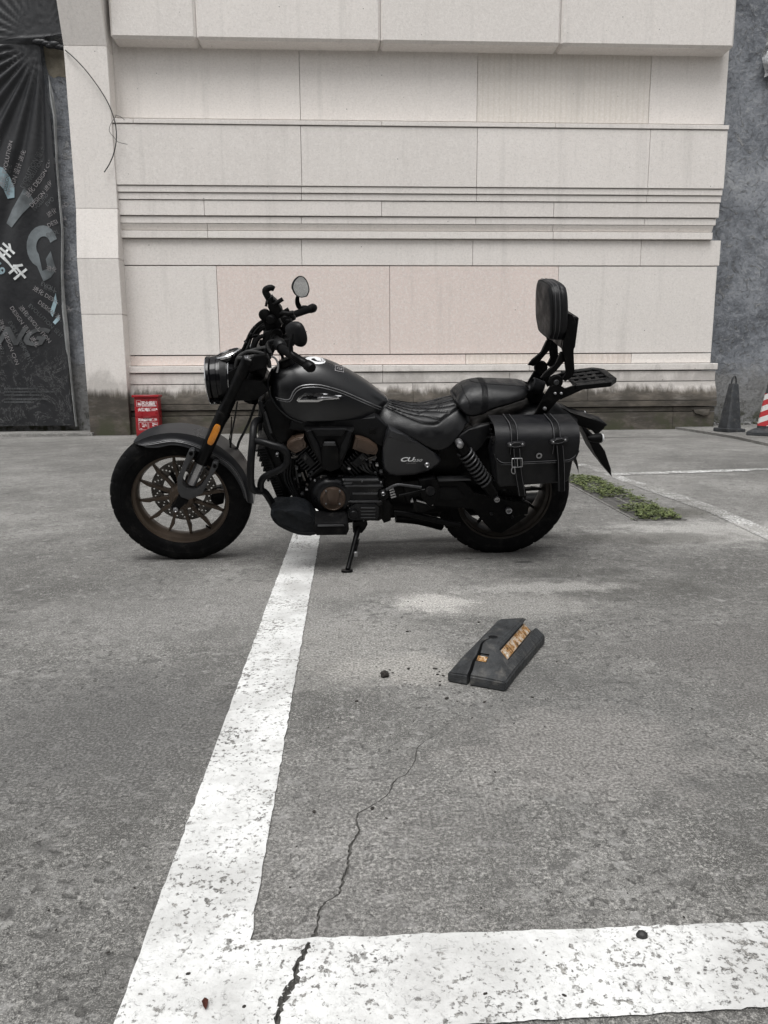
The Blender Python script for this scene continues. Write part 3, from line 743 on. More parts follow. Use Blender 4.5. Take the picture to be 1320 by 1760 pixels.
# loose cable against the pilaster, foil rag high on the right
bm = bmesh.new()
add_tube(bm, [W(x, y, 11.56 if x > 122 else 11.60) for x, y in ((112, 86), (130, 102), (150, 124), (172, 154), (188, 182), (198, 212), (200, 238), (196, 262), (188, 282), (179, 296))], .008, 6, smooth=4)
for pts in (((199, 200), (190, 214), (188, 226), (196, 236), (203, 244), (219, 248)), ((198, 198), (206, 200), (214, 206))):
    add_tube(bm, [W(x, y, 11.55) for x, y in pts], .0035, 5, smooth=3)
tag(finish('loose_cable', bm, M['wire']), 'thin black cable dangling in an arc in front of the stone pilaster', 'cable')
bm = bmesh.new(); rr = []
for i in range(14):
    v = i/13; r = []
    for j in range(14):
        u = j/13; p = W(1309+4*abs(v-.55)*2-2+u*40+3*math.sin(v*9), 60+v*74-(8*u*(v > .8)), 12.1)
        p.y -= .05+.07*abs(noise.noise(Vector((u*4, v*4, 9))))+.03*math.sin(u*14+v*5); r.append(p)
    rr.append(r)
add_grid(bm, rr); bmesh.ops.solidify(bm, geom=bm.faces[:], thickness=.004)
tag(finish('foil_rag', bm, M['foil'], sharp=20), 'crumpled silver sheet hanging on the grey wall at upper right', 'sheet')

# ------------------------------------------------------------------ fire extinguisher box
fy = 11.33; f0, f1 = W(234, 740, fy), W(274, 740, fy); fz = W(250, 683, fy).z
fb = empty('fire_extinguisher_box', ((f0.x+f1.x)/2, fy+.1, 0)); tag(fb, 'red metal fire extinguisher box standing at the foot of the wall', 'fire box')
hw = (f1.x-f0.x)/2
bm = bmesh.new(); add_box(bm, -hw, hw, -.1, .1, 0, fz, .004); finish('cabinet_body', bm, M['fire'], fb)
bm = bmesh.new(); add_box(bm, -hw-.028, hw+.022, -.128, .105, fz, fz+.035, .006); finish('lid', bm, M['fire'], fb)
bm = bmesh.new(); add_box(bm, -hw+.02, hw-.02, -.108, -.098, fz*.50, fz-.03, .003); finish('door_panel', bm, M['fire'], fb)
bm = bmesh.new(); add_box(bm, -hw+.02, hw-.02, -.108, -.098, .02, fz*.47, .003); finish('door_panel', bm, M['fire'], fb)
bm = bmesh.new(); add_box(bm, -.06, .06, -.122, -.108, fz*.475, fz*.50, .003); finish('handle', bm, M['fire'], fb)
def box_print(body, cx, z, size, bold=.003):
    me = text_mesh(body, size, 0, bold, 'CENTER'); bm = bmesh.new(); bm.from_mesh(me); bpy.data.meshes.remove(me)
    for v in bm.verts: v.co = Vector((cx+v.co.x, -.1095, z+v.co.y))
    finish('box_print', bm, M['white'], fb, flat=True)
box_print('灭火器箱', .045, fz*.845, .058); box_print('火警电话:119', .02, fz*.68, .05); box_print('灭火器使用方法', .01, fz*.415, .04)
bm = bmesh.new(); rnd = random.Random(2)
for (x0, x1, z0, z1) in ((-.125, .01, fz*.16, fz*.36), (.02, .155, fz*.16, fz*.36), (-.14, -.075, fz*.77, fz*.93), (-.06, .155, fz*.765, fz*.80)):
    tt = .004
    if z1-z0 > .06:
        for q in ((x0, x1, z0, z0+tt), (x0, x1, z1-tt, z1), (x0, x0+tt, z0, z1), (x1-tt, x1, z0, z1)):
            bm.faces.new([bm.verts.new((a, -.1095, b)) for a, b in ((q[0], q[2]), (q[1], q[2]), (q[1], q[3]), (q[0], q[3]))])
        for k in range(7):
            a, b = rnd.uniform(x0+.015, x1-.04), rnd.uniform(z0+.015, z1-.02); w, h = rnd.uniform(.015, .045), rnd.uniform(.005, .016)
            bm.faces.new([bm.verts.new((p, -.1094+k*.0001, q)) for p, q in ((a, b), (a+w, b-.006), (a+w, b+h-.006), (a, b+h))])
    else:
        for k in range(12):
            a = x0+(x1-x0)*k/12; bm.faces.new([bm.verts.new((p, -.1095, q)) for p, q in ((a, z0), (a+.012, z0), (a+.012, z1), (a, z1))])
finish('box_print', bm, M['white'], fb, flat=True)

# ------------------------------------------------------------------ traffic cones
def cone(loc, h, b, rz, label, sleeve, tilt=0):
    c = empty('traffic_cone', loc, rz); tag(c, label, 'traffic cone'); c.rotation_euler.y = tilt
    bm = bmesh.new()
    for (z0, z1, s0, s1) in ((0, .05, b*.5, b*.5), (.05, .10 if sleeve else .06, b*.49, b*.33)):
        add_prism(bm, [(-s0, -s0, z0), (s0, -s0, z0), (s0, s0, z0), (-s0, s0, z0)], [(-s1, -s1, z1), (s1, -s1, z1), (s1, s1, z1), (-s1, s1, z1)], .006, 1)
    finish('base', bm, M['conerub'], c)
    s0, s1 = (b*.31, b*.125) if sleeve else (b*.40, b*.165); hb = h-.11
    def sq(s, z, k=.22): return [(x*s, y*s, z) for x, y in ((-1+k, -1), (1-k, -1), (1, -1+k), (1, 1-k), (1-k, 1), (-1+k, 1), (-1, 1-k), (-1, -1+k))]
    bm = bmesh.new(); add_prism(bm, sq(s0, .055), sq(s1, hb), .004, 1); finish('body', bm, M['conerub'], c)
    bm = bmesh.new()
    add_tube(bm, [(-s1*.8, 0, hb-.01), (-s1*.72, 0, hb+.045), (-s1*.4, 0, hb+.09), (0, 0, hb+.105), (s1*.4, 0, hb+.09), (s1*.72, 0, hb+.045), (s1*.8, 0, hb-.01)], .011, 8, smooth=4); finish('handle', bm, M['conerub'], c)
    if sleeve:
        za, zb = .13, hb*.78; sa = s0+(s1-s0)*(za-.055)/(hb-.055)+.004; sb = s0+(s1-s0)*(zb-.055)/(hb-.055)+.004
        bm = bmesh.new(); A = [bm.verts.new(p) for p in sq(sa, za)]; Bq = [bm.verts.new(p) for p in sq(sb, zb)]
        for i in range(8): bm.faces.new((A[i], A[(i+1) % 8], Bq[(i+1) % 8], Bq[i]))
        finish('reflective_sleeve', bm, M['sleeve'], c, flat=True)
    return c
g = G(1253, 742, .035); cone((g.x, g.y, .035), .80, .30, math.radians(12), 'plain black rubber traffic cone by the end of the stone wall', False, math.radians(1.5))
g = G(1322, 748, .035); cone((g.x, g.y, .035), .83, .44, math.radians(40), 'black traffic cone with a red and white chevron sleeve', True)

# ------------------------------------------------------------------ broken rubber wheel stop
a, b, c = G(766, 1176), G(869, 1190), G(929, 1108)
ws = empty('wheel_stop', tuple(a)); tag(ws, 'broken black rubber wheel stop lying on the concrete, cracked with a worn yellow reflector', 'wheel stop')
wdt = (b-a).length; ev = (c-b); lng = ev.length; ev.normalize(); eu = Vector((ev.y, -ev.x, 0)); a = b-eu*wdt; ws.location = a
mw = Matrix((eu, ev, Vector((0, 0, 1)))).transposed().to_4x4(); ws.matrix_world = Matrix.Translation(a) @ mw
H0, H1 = .029, .092
def wsec(v, top, u1, u2, ul=0, ur=1): return [(ul*wdt, v, 0), (ul*wdt, v, H0), (u1*wdt, v, top), (u2*wdt, v, top), (ur*wdt, v, H0), (ur*wdt, v, 0)]
bm = bmesh.new()
V = [[bm.verts.new(p) for p in s] for s in (wsec(0, H0+.0005, .35, .66), wsec(lng*.29, H1, .35, .66), wsec(lng*.60, H1, .33, .69, 0, 1.03), [(.06*wdt, lng*.78, 0), (.06*wdt, lng*.78, H0), (.31*wdt, lng*.82, H1), (.73*wdt, lng*.93, H1*1.02), (1.06*wdt, lng*1.04, H0), (1.06*wdt, lng*1.04, 0)])]
for A_, B2 in zip(V, V[1:]):
    for i in range(6): bm.faces.new((A_[i], A_[(i+1) % 6], B2[(i+1) % 6], B2[i]))
bm.faces.new(V[0][::-1]); bm.faces.new(V[-1])
bmesh.ops.recalc_face_normals(bm, faces=bm.faces)
bmesh.ops.bevel(bm, geom=[e for e in bm.edges if len(e.link_faces) == 2 and e.calc_face_angle(0) > .3], offset=.004, segments=2, affect='EDGES', clamp_overlap=True)
body = finish('rubber_block', bm, M['stoprub'], ws, sharp=40)
def cutter(bm):
    bmesh.ops.recalc_face_normals(bm, faces=bm.faces)
    me = bpy.data.meshes.new('cut'); bm.to_mesh(me); bm.free(); o = link('cut', me); o.parent = ws; return o
cuts = []
bm = bmesh.new(); cpts = [(.36, -.02), (.375, .02), (.36, .05), (.40, .075), (.385, .105), (.43, .13), (.47, lng*.38)]
lw = [.005, .0045, .004, .004, .003, .0022, .001]
add_prism(bm, [(u*wdt-w, v, -.01) for (u, v), w in zip(cpts, lw)]+[(u*wdt+w, v, -.01) for (u, v), w in list(zip(cpts, lw))[::-1]],
    [(u*wdt-w*1.3, v, .12) for (u, v), w in zip(cpts, lw)]+[(u*wdt+w*1.3, v, .12) for (u, v), w in list(zip(cpts, lw))[::-1]]); cuts.append(cutter(bm))
bm = bmesh.new(); add_lathe(bm, [(0, 0), (0, .014), (.2, .014), (.2, 0)], (wdt*.49, lng*.40, .03), (0, 0, 1), 16); cuts.append(cutter(bm))
sl = math.atan2(H1-H0, wdt*.34)
def slope_box(v0, v1, d0, d1, depth, over=.02):
    bm = bmesh.new(); mt = Matrix.Translation((wdt, 0, H0)) @ Matrix.Rotation(sl, 4, 'Y')
    L = (H1-H0)/math.sin(sl); add_box(bm, -L*d1, -L*d0, v0, v1, -depth, over, mat=mt); return bm
cuts.append(cutter(slope_box(lng*.26, lng*1.2, .36, .84, .009)))
se = math.atan2(H1-H0, lng*.29); me_ = Matrix.Translation((0, 0, H0)) @ Matrix.Rotation(se, 4, 'X'); LE = (H1-H0)/math.sin(se)
bm = bmesh.new(); add_box(bm, wdt*.37, wdt*.58, LE*.42, LE*.66, -.006, .03, mat=me_); cuts.append(cutter(bm))
for i, cu in enumerate(cuts):
    md = body.modifiers.new('b', 'BOOLEAN'); md.operation = 'DIFFERENCE'; md.object = cu; md.solver = 'EXACT'
bpy.context.view_layer.update(); dg = bpy.context.evaluated_depsgraph_get()
nm = bpy.data.meshes.new_from_object(body.evaluated_get(dg)); body.modifiers.clear(); body.data = nm
for p in nm.polygons: p.use_smooth = True
nm.set_sharp_from_angle(angle=math.radians(35))
if not nm.materials: nm.materials.append(M['stoprub'])
for cu in cuts: bpy.data.objects.remove(cu)
finish('reflector_strip', slope_box(lng*.265, lng*.93, .40, .76, .0105, -.0055), M['reflworn'], ws)
bm = bmesh.new(); add_box(bm, wdt*.395, wdt*.56, LE*.46, LE*.60, -.0075, -.0035, mat=me_); finish('reflector_patch', bm, M['reflworn'], ws)

# ------------------------------------------------------------------ small things lying about
def lump(name, x, y, r, mat, label, cat, sc=(1, 1, .8), seed=1, rough=.35):
    g = G(x, y); bm = bmesh.new(); bmesh.ops.create_icosphere(bm, subdivisions=3, radius=r)
    for v in bm.verts:
        q = 1+rough*noise.noise(v.co/r*1.7+Vector((seed, 0, 0)))+.5*rough*noise.noise(v.co/r*5+Vector((seed, 3, 0))); v.co = Vector((v.co.x*sc[0]*q, v.co.y*sc[1]*q, v.co.z*sc[2]*q+r*sc[2]*.75))
    o = finish(name, bm, mat, sharp=180); o.location = g; tag(o, label, cat); return o
M['dirt'] = simple('dark_dirt', (.028, .024, .021), .9, vary=.4, vs=120, bump=.002, bs=500)
M['deadleaf'] = simple('dead_leaf', (.11, .035, .025), .7, vs=90)
lump('dirt_lump', 661, 1163, .0125, M['dirt'], 'round dark lump of dirt left of the wheel stop', 'dirt lump')
lump('black_stone', 1103, 1613, .0078, M['wire'], 'small black stone on the white painted line', 'stone', (1.1, .9, .9), 4, .15)
bm = bmesh.new(); g = G(350, 1733); add_leaf(bm, Vector((0, 0, .004)), Vector((.25, -1, .1)), .021, .0045, 1); bmesh.ops.solidify(bm, geom=bm.faces[:], thickness=.0006)
o = finish('dead_leaf', bm, M['deadleaf']); o.location = g+Vector((0, .01, .004)); tag(o, 'tiny dry red leaf on the white painted corner', 'leaf')
bm = bmesh.new(); rnd = random.Random(21)
spots = [(613, 1206), (700, 1086), (705, 1085), (823, 1070), (957, 1138), (915, 1199), (833, 1207), (752, 1160), (756, 1172), (756, 1178), (675, 1157), (670, 1152), (702, 1150), (640, 1390), (540, 1396), (768, 1201), (762, 1162), (755, 1155), (748, 1150)]
for i in range(70): spots.append((rnd.gauss(790, 90), rnd.gauss(1160, 55)))
for i in range(50): spots.append((rnd.uniform(0, 1320), rnd.uniform(1000, 1740)))
for i in range(160): spots.append((rnd.gauss(1090, 60), 858+rnd.gauss(0, 16)+(0)))
for i, (x, y) in enumerate(spots):
    g = G(x, y); s = rnd.uniform(.0025, .006) if i < 19 else rnd.uniform(.0008, .0026)
    bmesh.ops.create_icosphere(bm, subdivisions=1, radius=1, matrix=Matrix.Translation((g.x, g.y, s*.35+(.004 if y > 1590 else 0))) @ Matrix.Rotation(rnd.uniform(0, 6), 4, 'Z') @ Matrix.Diagonal((s*rnd.uniform(1, 2), s, s*.5, 1)))
tag(finish('crumbs', bm, M['dirt'], sharp=15), 'dark crumbs of rubber and dirt scattered around the broken wheel stop', 'crumbs', kind='stuff')

# ------------------------------------------------------------------ the motorcycle
bike = bpy.data.objects.new('motorcycle', None); COL.objects.link(bike); bike.matrix_world = MB
tag(bike, 'matte black cruiser motorcycle with leather saddlebag and passenger backrest leaning on its side stand', 'motorcycle')
R = .32; WB = 1.485
FC, RC = Vector((0, 0, R)), Vector((WB+.008, 0, R))
def part(name, bm, mat, parent=None, sharp=38, flat=False): return finish(name, bm, M[mat] if isinstance(mat, str) else mat, parent or bike, sharp, flat)
def grp(name): return empty(name, parent=bike)
def add_slab(bm, pxs, y0, y1, bev=.004, smooth=0, seg=2, z=None):
    pts = [T(x, y, y0) for x, y in pxs]
    if smooth: pts = spline(pts, smooth, True)
    return add_prism(bm, pts, [Vector((p.x, y1, p.z)) for p in pts], bev, seg)
def slab(name, pxs, y0, y1, mat, parent=None, bev=.004, smooth=0, seg=2):
    return part(name, add_slab(bmesh.new(), pxs, y0, y1, bev, smooth, seg), mat, parent)
def tube(name, pts, r, mat, parent=None, seg=10, smooth=6, closed=False):
    return part(name, add_tube(bmesh.new(), pts, r, seg, closed, True, smooth), mat, parent)
def mir(p): return Vector((p[0], -p[1], p[2]))
def bolt(name, x, y, yl, r, mat='silver', parent=None, h=.012):
    c = T(x, y, yl); bm = bmesh.new()
    add_lathe(bm, [(0, 0), (0, r*.45), (.002, r*.5), (-.003+h, r*.55), (h, r*.75), (h-.003, r), (-h, r), (-h, 0)][::1], c, (0, -1, 0), 14)
    return part(name, bm, mat, parent)

# ---- wheels
def tyre(name, c, w, parent, rin=.222, seed=0):
    prof = [(-w*.40, rin-.004), (-w*.47, rin+.012), (-w*.5, rin+.045), (-w*.485, R-.034), (-w*.44, R-.018), (-w*.36, R-.0085), (-w*.24, R-.0035), (-w*.12, R-.0008), (0, R),
            (w*.12, R-.0008), (w*.24, R-.0035), (w*.36, R-.0085), (w*.44, R-.018), (w*.485, R-.034), (w*.5, R-.275*0-.275+.222+.0), (w*.47, rin+.012), (w*.40, rin-.004)]
    prof[14] = (w*.5, rin+.045)
    sp = spline([(h, r, 0) for h, r in prof], 3); n = 300; bm = bmesh.new(); rings = []
    for k in range(n):
        a = 2*PI*k/n; rg = []
        for p in sp:
            h, r = p.x, p.y
            u = h/w; d = 0
            if r > R-.03:      # tread sipes
                ph = (k/n*28 + abs(u)*1.3 + (.5 if u > 0 else 0)) % 1
                if ph < .16 and abs(u) > .06: d = .0055
                if abs(abs(u)-.05) < .022: d = .005
                ph2 = (k/n*28 - abs(u)*1.9 + .3) % 1
                if ph2 < .11 and abs(u) > .26: d = .0045
            rg.append(c+Vector((math.cos(a)*(r-d), h, math.sin(a)*(r-d))))
        rings.append(rg)
    add_grid(bm, rings+[rings[0]]); bmesh.ops.remove_doubles(bm, verts=bm.verts, dist=1e-6)
    o = part(name, bm, 'rubber', parent, 50)
    bm = bmesh.new()                                # raised bead line on the sidewall
    for s in (-1, 1): add_lathe(bm, [(s*w*.497, .262), (s*w*.508, .265), (s*w*.497, .268)], c, (0, 1, 0), 96)
    part('sidewall_rib', bm, 'rubber', parent)
def rim(c, w, parent, mat, rr=.229):
    p = [(-w, rr), (-w-.004, rr-.004), (-w, rr-.011), (-w*.82, rr-.013), (-w*.72, rr-.026), (-w*.3, rr-.034), (w*.3, rr-.034), (w*.72, rr-.026), (w*.82, rr-.013), (w, rr-.011), (w+.004, rr-.004), (w, rr),
         (w*.8, rr-.004), (w*.3, rr-.022), (-w*.3, rr-.022), (-w*.8, rr-.004)]
    part('rim', add_lathe(bmesh.new(), p, c, (0, 1, 0), 96, close=True), mat, parent, 30)
def spokes(c, parent, mat, n=12, a0=.06, y=0.0, rr=.199):
    bm = bmesh.new(); t = .011
    pl = [(.04, .0105), (.10, .0068), (.130, .0052), (.149, .0135), (.163, .0115), (rr, .0040)]
    ring = [(r, w_) for r, w_ in pl] + [(r, -w_*(1 if i not in (3, 4) else .30)) for i, (r, w_) in list(enumerate(pl))[::-1]]
    add_prism(bm, [Vector((r, -t+y+(r-.04)*.02, q)) for r, q in ring], [Vector((r, t+y, q)) for r, q in ring], .0025, 1)
    s = part('spoke', bm, mat, parent)
    for k in range(n):
        o = s if k == 0 else s.copy()
        if k: COL.objects.link(o); o.parent = parent
        o.matrix_local = Matrix.Translation(c) @ Matrix.Rotation(-(a0+2*PI*k/n), 4, 'Y')
def disc(c, yo, r0, r1, parent, holes=True):
    outer = [(r1*math.cos(2*PI*k/90), r1*math.sin(2*PI*k/90)) for k in range(90)]
    hs_ = [[(r0*math.cos(2*PI*k/60), r0*math.sin(2*PI*k/60)) for k in range(60)]]
    for k in range(24):
        for j, rr in enumerate((.3, .52, .74)):
            a = 2*PI*(k+.33*j)/24; q = r0+(r1-r0)*rr; cx, cy = q*math.cos(a), q*math.sin(a)
            hs_.append([(cx+.0042*math.cos(2*PI*i/7), cy+.0042*math.sin(2*PI*i/7)) for i in range(7)])
    bm = bmesh.new(); add_sheet(bm, outer, hs_, to3=lambda p: c+Vector((p[0], yo, p[1])))
    ext = bmesh.ops.extrude_face_region(bm, geom=bm.faces[:]); bmesh.ops.translate(bm, vec=(0, .005, 0), verts=[v for v in ext['geom'] if isinstance(v, bmesh.types.BMVert)])
    d = part('brake_disc', bm, 'steel', parent, 30)
    bm = bmesh.new()                                # carrier arms
    for k in range(6):
        a = 2*PI*k/6; u = Vector((math.cos(a), 0, math.sin(a))); v = Vector((-u.z, 0, u.x))
        q = [c+u*.05-v*.016, c+u*(r0+.008)-v*.010, c+u*(r0+.008)+v*.010, c+u*.05+v*.016]
        add_prism(bm, [p+Vector((0, yo-.002, 0)) for p in q], [p+Vector((0, yo+.007, 0)) for p in q], .001, 1)
    part('disc_carrier', bm, 'casing', parent)
fw = grp('front_wheel')
tyre('tyre', FC, .130, fw); rim(FC, .050, fw, 'bronze'); spokes(FC, fw, 'bronze', 12, .10)
disc(FC, .055, .098, .152, fw)
part('hub', add_lathe(bmesh.new(), [(-.062, 0), (-.062, .028), (-.045, .034), (-.04, .052), (-.018, .062), (.018, .062), (.04, .05), (.062, .03), (.062, 0)], FC, (0, 1, 0), 32), 'bronze', fw)
rw = grp('rear_wheel')
tyre('tyre', RC, .172, rw); rim(RC, .072, rw, 'darkbronze'); spokes(RC, rw, 'metalblk', 12, .0)
disc(RC, .06, .075, .125, rw)
part('hub', add_lathe(bmesh.new(), [(-.09, 0), (-.09, .035), (-.06, .05), (-.03, .07), (.03, .07), (.06, .05), (.09, .03), (.09, 0)], RC, (0, 1, 0), 32), 'metalblk', rw)
part('drive_pulley', add_lathe(bmesh.new(), [(-.082, .04), (-.082, .098), (-.078, .104), (-.068, .104), (-.064, .098), (-.064, .04)], RC, (0, 1, 0), 48, close=True), 'metalblk', rw)
bm = bmesh.new(); c = FC+Vector((.155*.75, -.03, -.155)); add_tube(bm, [c, c+Vector((-.012, -.022, .022))], .005, 8); part('valve', bm, 'metalblk', fw)

# ---- front fender
st = [((235, 757), (237, 764)), ((241, 749.5), (251, 768)), ((262, 741), (272, 768)), ((292, 737.5), (294, 764)), ((323, 739.5), (316, 766.5)), ((356, 749), (342, 776)),
      ((384, 763), (366, 788)), ((409, 781), (387, 800)), ((425.5, 806), (403, 817)), ((432, 832), (415, 838)), ((434, 857), (421, 856))]
FW_ = .083
crown = spline([T(x, y, .012) for (x, y), _ in st], 4); low = spline([T(x, y, -FW_) for _, (x, y) in st], 4)
rows = []
for i, (a, b) in enumerate(zip(crown, low)):
    k = min(1, (i+.5)/5); r = []
    for j in range(25):
        th = PI*j/24; s, cth = math.sin(th), math.cos(th)
        q = Vector((0, 0, 0)); hgt = abs(s)**.85; wy = math.copysign(abs(cth)**.62, cth)
        p = b.lerp(a, hgt); q = Vector((p.x, p.z-R)); need = R+.010 if abs(cth) < .72 else 0
        if 0 < q.length < need: q *= need/q.length; p = Vector((q.x, p.y, q.y+R))
        r.append(Vector((p.x, -FW_*wy*(.55+.45*k**.5), p.z)))
    rows.append(r)
bm = bmesh.new(); add_grid(bm, rows); bmesh.ops.recalc_face_normals(bm, faces=bm.faces); 
bmesh.ops.solidify(bm, geom=bm.faces[:], thickness=.004)
ff = part('front_fender', bm, 'fender', None, 60)
for off, r_ in ((2, .0014), (3, .0010)):
    tube('pinstripe', [r[off]+Vector((0, -.0012, .0012)) for r in rows[2:42]], r_, 'trim', ff, 6, 0)
bm = bmesh.new()                                    # rolled lower edge
add_tube(bm, [r[0] for r in rows], .0035, 6); add_tube(bm, [r[-1] for r in rows], .0035, 6); part('fender_edge', bm, 'fender', ff)

# ---- fork
cap, mid = T(425, 622, -.105), T(343, 800, -.105)
fdir = (cap-mid).normalized(); ax = FC
def fpt(px, py, yl=-.105):                          # nearest point on the fork line
    p = T(px, py, yl); return mid+fdir*((p-mid).dot(fdir))
legs = []
for s in (-1, 1):
    def S(p): return p if s < 0 else mir(p)
    up, lo, sv = fpt(428, 616), fpt(384, 715), fpt(350, 797)
    d = fdir
    bm = bmesh.new(); add_tube(bm, [S(lo-d*.005), S(up-d*.02), S(up-d*.018)], [.0265, .0265, .0255], 20)
    add_tube(bm, [S(sv), S(sv+d*.02), S(lo-d*.02), S(lo+d*.012), S(lo+d*.02)], [.029, .0265, .0265, .031, .0275], 20)
    leg = part('fork_leg', bm, 'metalblk')
    part('fork_slider', add_tube(bmesh.new(), [S(sv+d*.005), S(fpt(332, 832))], .0215, 18), 'silver', leg)
    bm = bmesh.new(); add_tube(bm, [S(up-d*.022), S(up-d*.004), S(up-d*.002)], [.0285, .0285, .026], 20); part('fork_collar', bm, 'metalblk', leg)
    bm = bmesh.new(); add_tube(bm, [S(up-d*.004), S(up+d*.004), S(up+d*.004), S(up+d*.010)], [.021, .021, .012, .011], 16); part('fork_cap', bm, 'silver', leg)
    cc, ce = .0295, 0
    n_ = Vector((0, -1, 0)) if s < 0 else Vector((0, 1, 0)); sd_ = Vector((d.z, 0, -d.x))
    a, b = fpt(379, 726), fpt(362, 762); bm = bmesh.new(); ring = []
    for k in range(20):
        t_ = 2*PI*k/20; e = Vector((math.cos(t_), math.sin(t_), 0)); e = Vector((math.copysign(abs(e.x)**.5, e.x), math.copysign(abs(e.y)**.5, e.y), 0))
        ring.append(S((a+b)/2 + d*(e.x*(a-b).length/2*.95) + sd_*(e.y*.0145)))
    add_prism(bm, [p+n_*.0225 for p in ring], [p+n_*.031 for p in ring], .002, 2); part('side_reflector', bm, 'amber', leg)
    # forked foot casting
    def fs(pxs, y0, y1, nm, mt):
        bm = bmesh.new(); pts = [S(T(180+x/4.889, 730+y/4.889, y0)) for x, y in pxs]
        add_prism(bm, pts, [Vector((p.x, -s*-1*abs(y1)*(1 if s > 0 else 1)*(1 if s > 0 else 1) if s > 0 else y1, p.z)) for p in pts], .003, 2); return part(nm, bm, mt, leg)
    fs([(700, 228), (722, 212), (748, 222), (754, 258), (690, 360), (655, 450), (640, 480), (660, 505), (690, 545), (760, 555), (802, 530), (860, 445), (900, 355), (905, 322), (926, 312), (950, 326), (950, 358), (880, 465), (822, 580), (735, 622), (700, 632), (640, 610), (612, 560), (608, 450), (660, 330)], -.140, -.098, 'fork_foot', 'grey')
    fs([(612, 600), (640, 612), (700, 634), (700, 650), (640, 690), (625, 720), (560, 720), (555, 690), (600, 660)], -.132, -.08, 'axle_clamp', 'metalblk')
    for q, w in (((726, 240), .009), ((925, 345), .009)):
        c = S(T(180+q[0]/4.889, 730+q[1]/4.889, -.142)); bm = bmesh.new(); add_lathe(bm, [(.0, 0), (0, w*.55), (.005, w*.6), (.005, w), (-.012, w), (-.012, 0)], c, n_, 14); part('bolt', bm, 'metalblk', leg)
c = T(302, 876, -.135); part('axle_bolt', add_lathe(bmesh.new(), [(0, 0), (0, .004), (.003, .005), (.006, .0075), (.004, .0105), (-.02, .0105), (-.02, 0)], c, (0, -1, 0), 14), 'silver')
# brake caliper seen through the spokes
slab('brake_caliper', [(364, 842), (380, 838), (386, 850), (384, 866), (370, 870), (362, 860)], .045, .095, 'metalblk', bev=.005)

# ---- triple clamps, steering head
slab('triple_clamp', [(424, 634), (436, 612), (456, 609), (462, 618), (456, 632), (430, 640)], -.125, .125, 'metalblk', bev=.006)
slab('triple_clamp', [(400, 668), (414, 652), (450, 656), (462, 672), (440, 688), (404, 690)], -.125, .125, 'metalblk', bev=.006)
tube('steering_stem', [T(452, 604, 0), T(430, 690, 0)], .034, 'metalblk', smooth=0, seg=20)

# ---- headlight
hc = T(363.5, 653.5, 0); hax = Vector((-1, 0, -.06)).normalized()
hl = part('headlight', add_lathe(bmesh.new(), [(-.012, .096), (-.012, .102), (-.034, .1045), (-.036, .101), (-.046, .101), (-.048, .1045), (-.082, .101), (-.088, .096), (-.105, .09), (-.135, .068), (-.15, .04), (-.152, 0)], hc, hax, 48), 'gloss', None, 30)
part('headlight_ring', add_lathe(bmesh.new(), [(-.012, .096), (-.004, .103), (.006, .103), (.012, .098), (.010, .093), (.0, .092)], hc, hax, 48, close=True), 'gloss', hl)
part('headlight_bezel', add_lathe(bmesh.new(), [(.008, .1035), (.012, .1015), (.013, .0975), (.009, .097)], hc, hax, 48, close=True), 'chrome', hl)
part('headlight_lens', add_lathe(bmesh.new(), [(.004, .093), (.014, .08), (.022, .05), (.026, 0)], hc, hax, 48), 'lens', hl)
part('headlight_band', add_lathe(bmesh.new(), [(-.052, .1055), (-.080, .1025)], hc, hax, 48), 'plastic2', hl)
tube('headlight_trim', [hc+hax*-.0835+Vector((0, math.cos(a)*-.1015, math.sin(a)*.1015)) for a in [math.radians(x) for x in range(-20, 61, 5)]], .0016, 'chrome', hl, 6, 0)
for s in (-1, 1):
    bm = bmesh.new(); pts = [T(392, 640, -.095), T(414, 628, -.11), T(420, 650, -.11), T(408, 674, -.11), T(388, 664, -.095)]
    if s > 0: pts = [mir(p) for p in pts]
    add_prism(bm, pts, [p+Vector((0, .015*-s*1, 0)) for p in pts], .003); part('headlight_bracket', bm, 'metalblk', hl)
# ---- instrument
ic = T(393, 612, 0); iax = (T(388, 600, 0)-ic).normalized()
ins = part('instrument_dial', add_lathe(bmesh.new(), [(.012, 0), (.012, .046), (.016, .050), (.012, .056), (-.004, .056), (-.02, .05), (-.036, .034), (-.04, 0)], ic, iax, 40), 'gloss')
part('dial_ring', add_lathe(bmesh.new(), [(.004, .0565), (.012, .0565), (.0165, .051), (.010, .052)], ic, iax, 40, close=True), 'chrome', ins)
slab('dial_mount', [(374, 618), (408, 604), (420, 610), (418, 628), (396, 634), (380, 628)], -.035, .035, 'plastic', ins, .006)

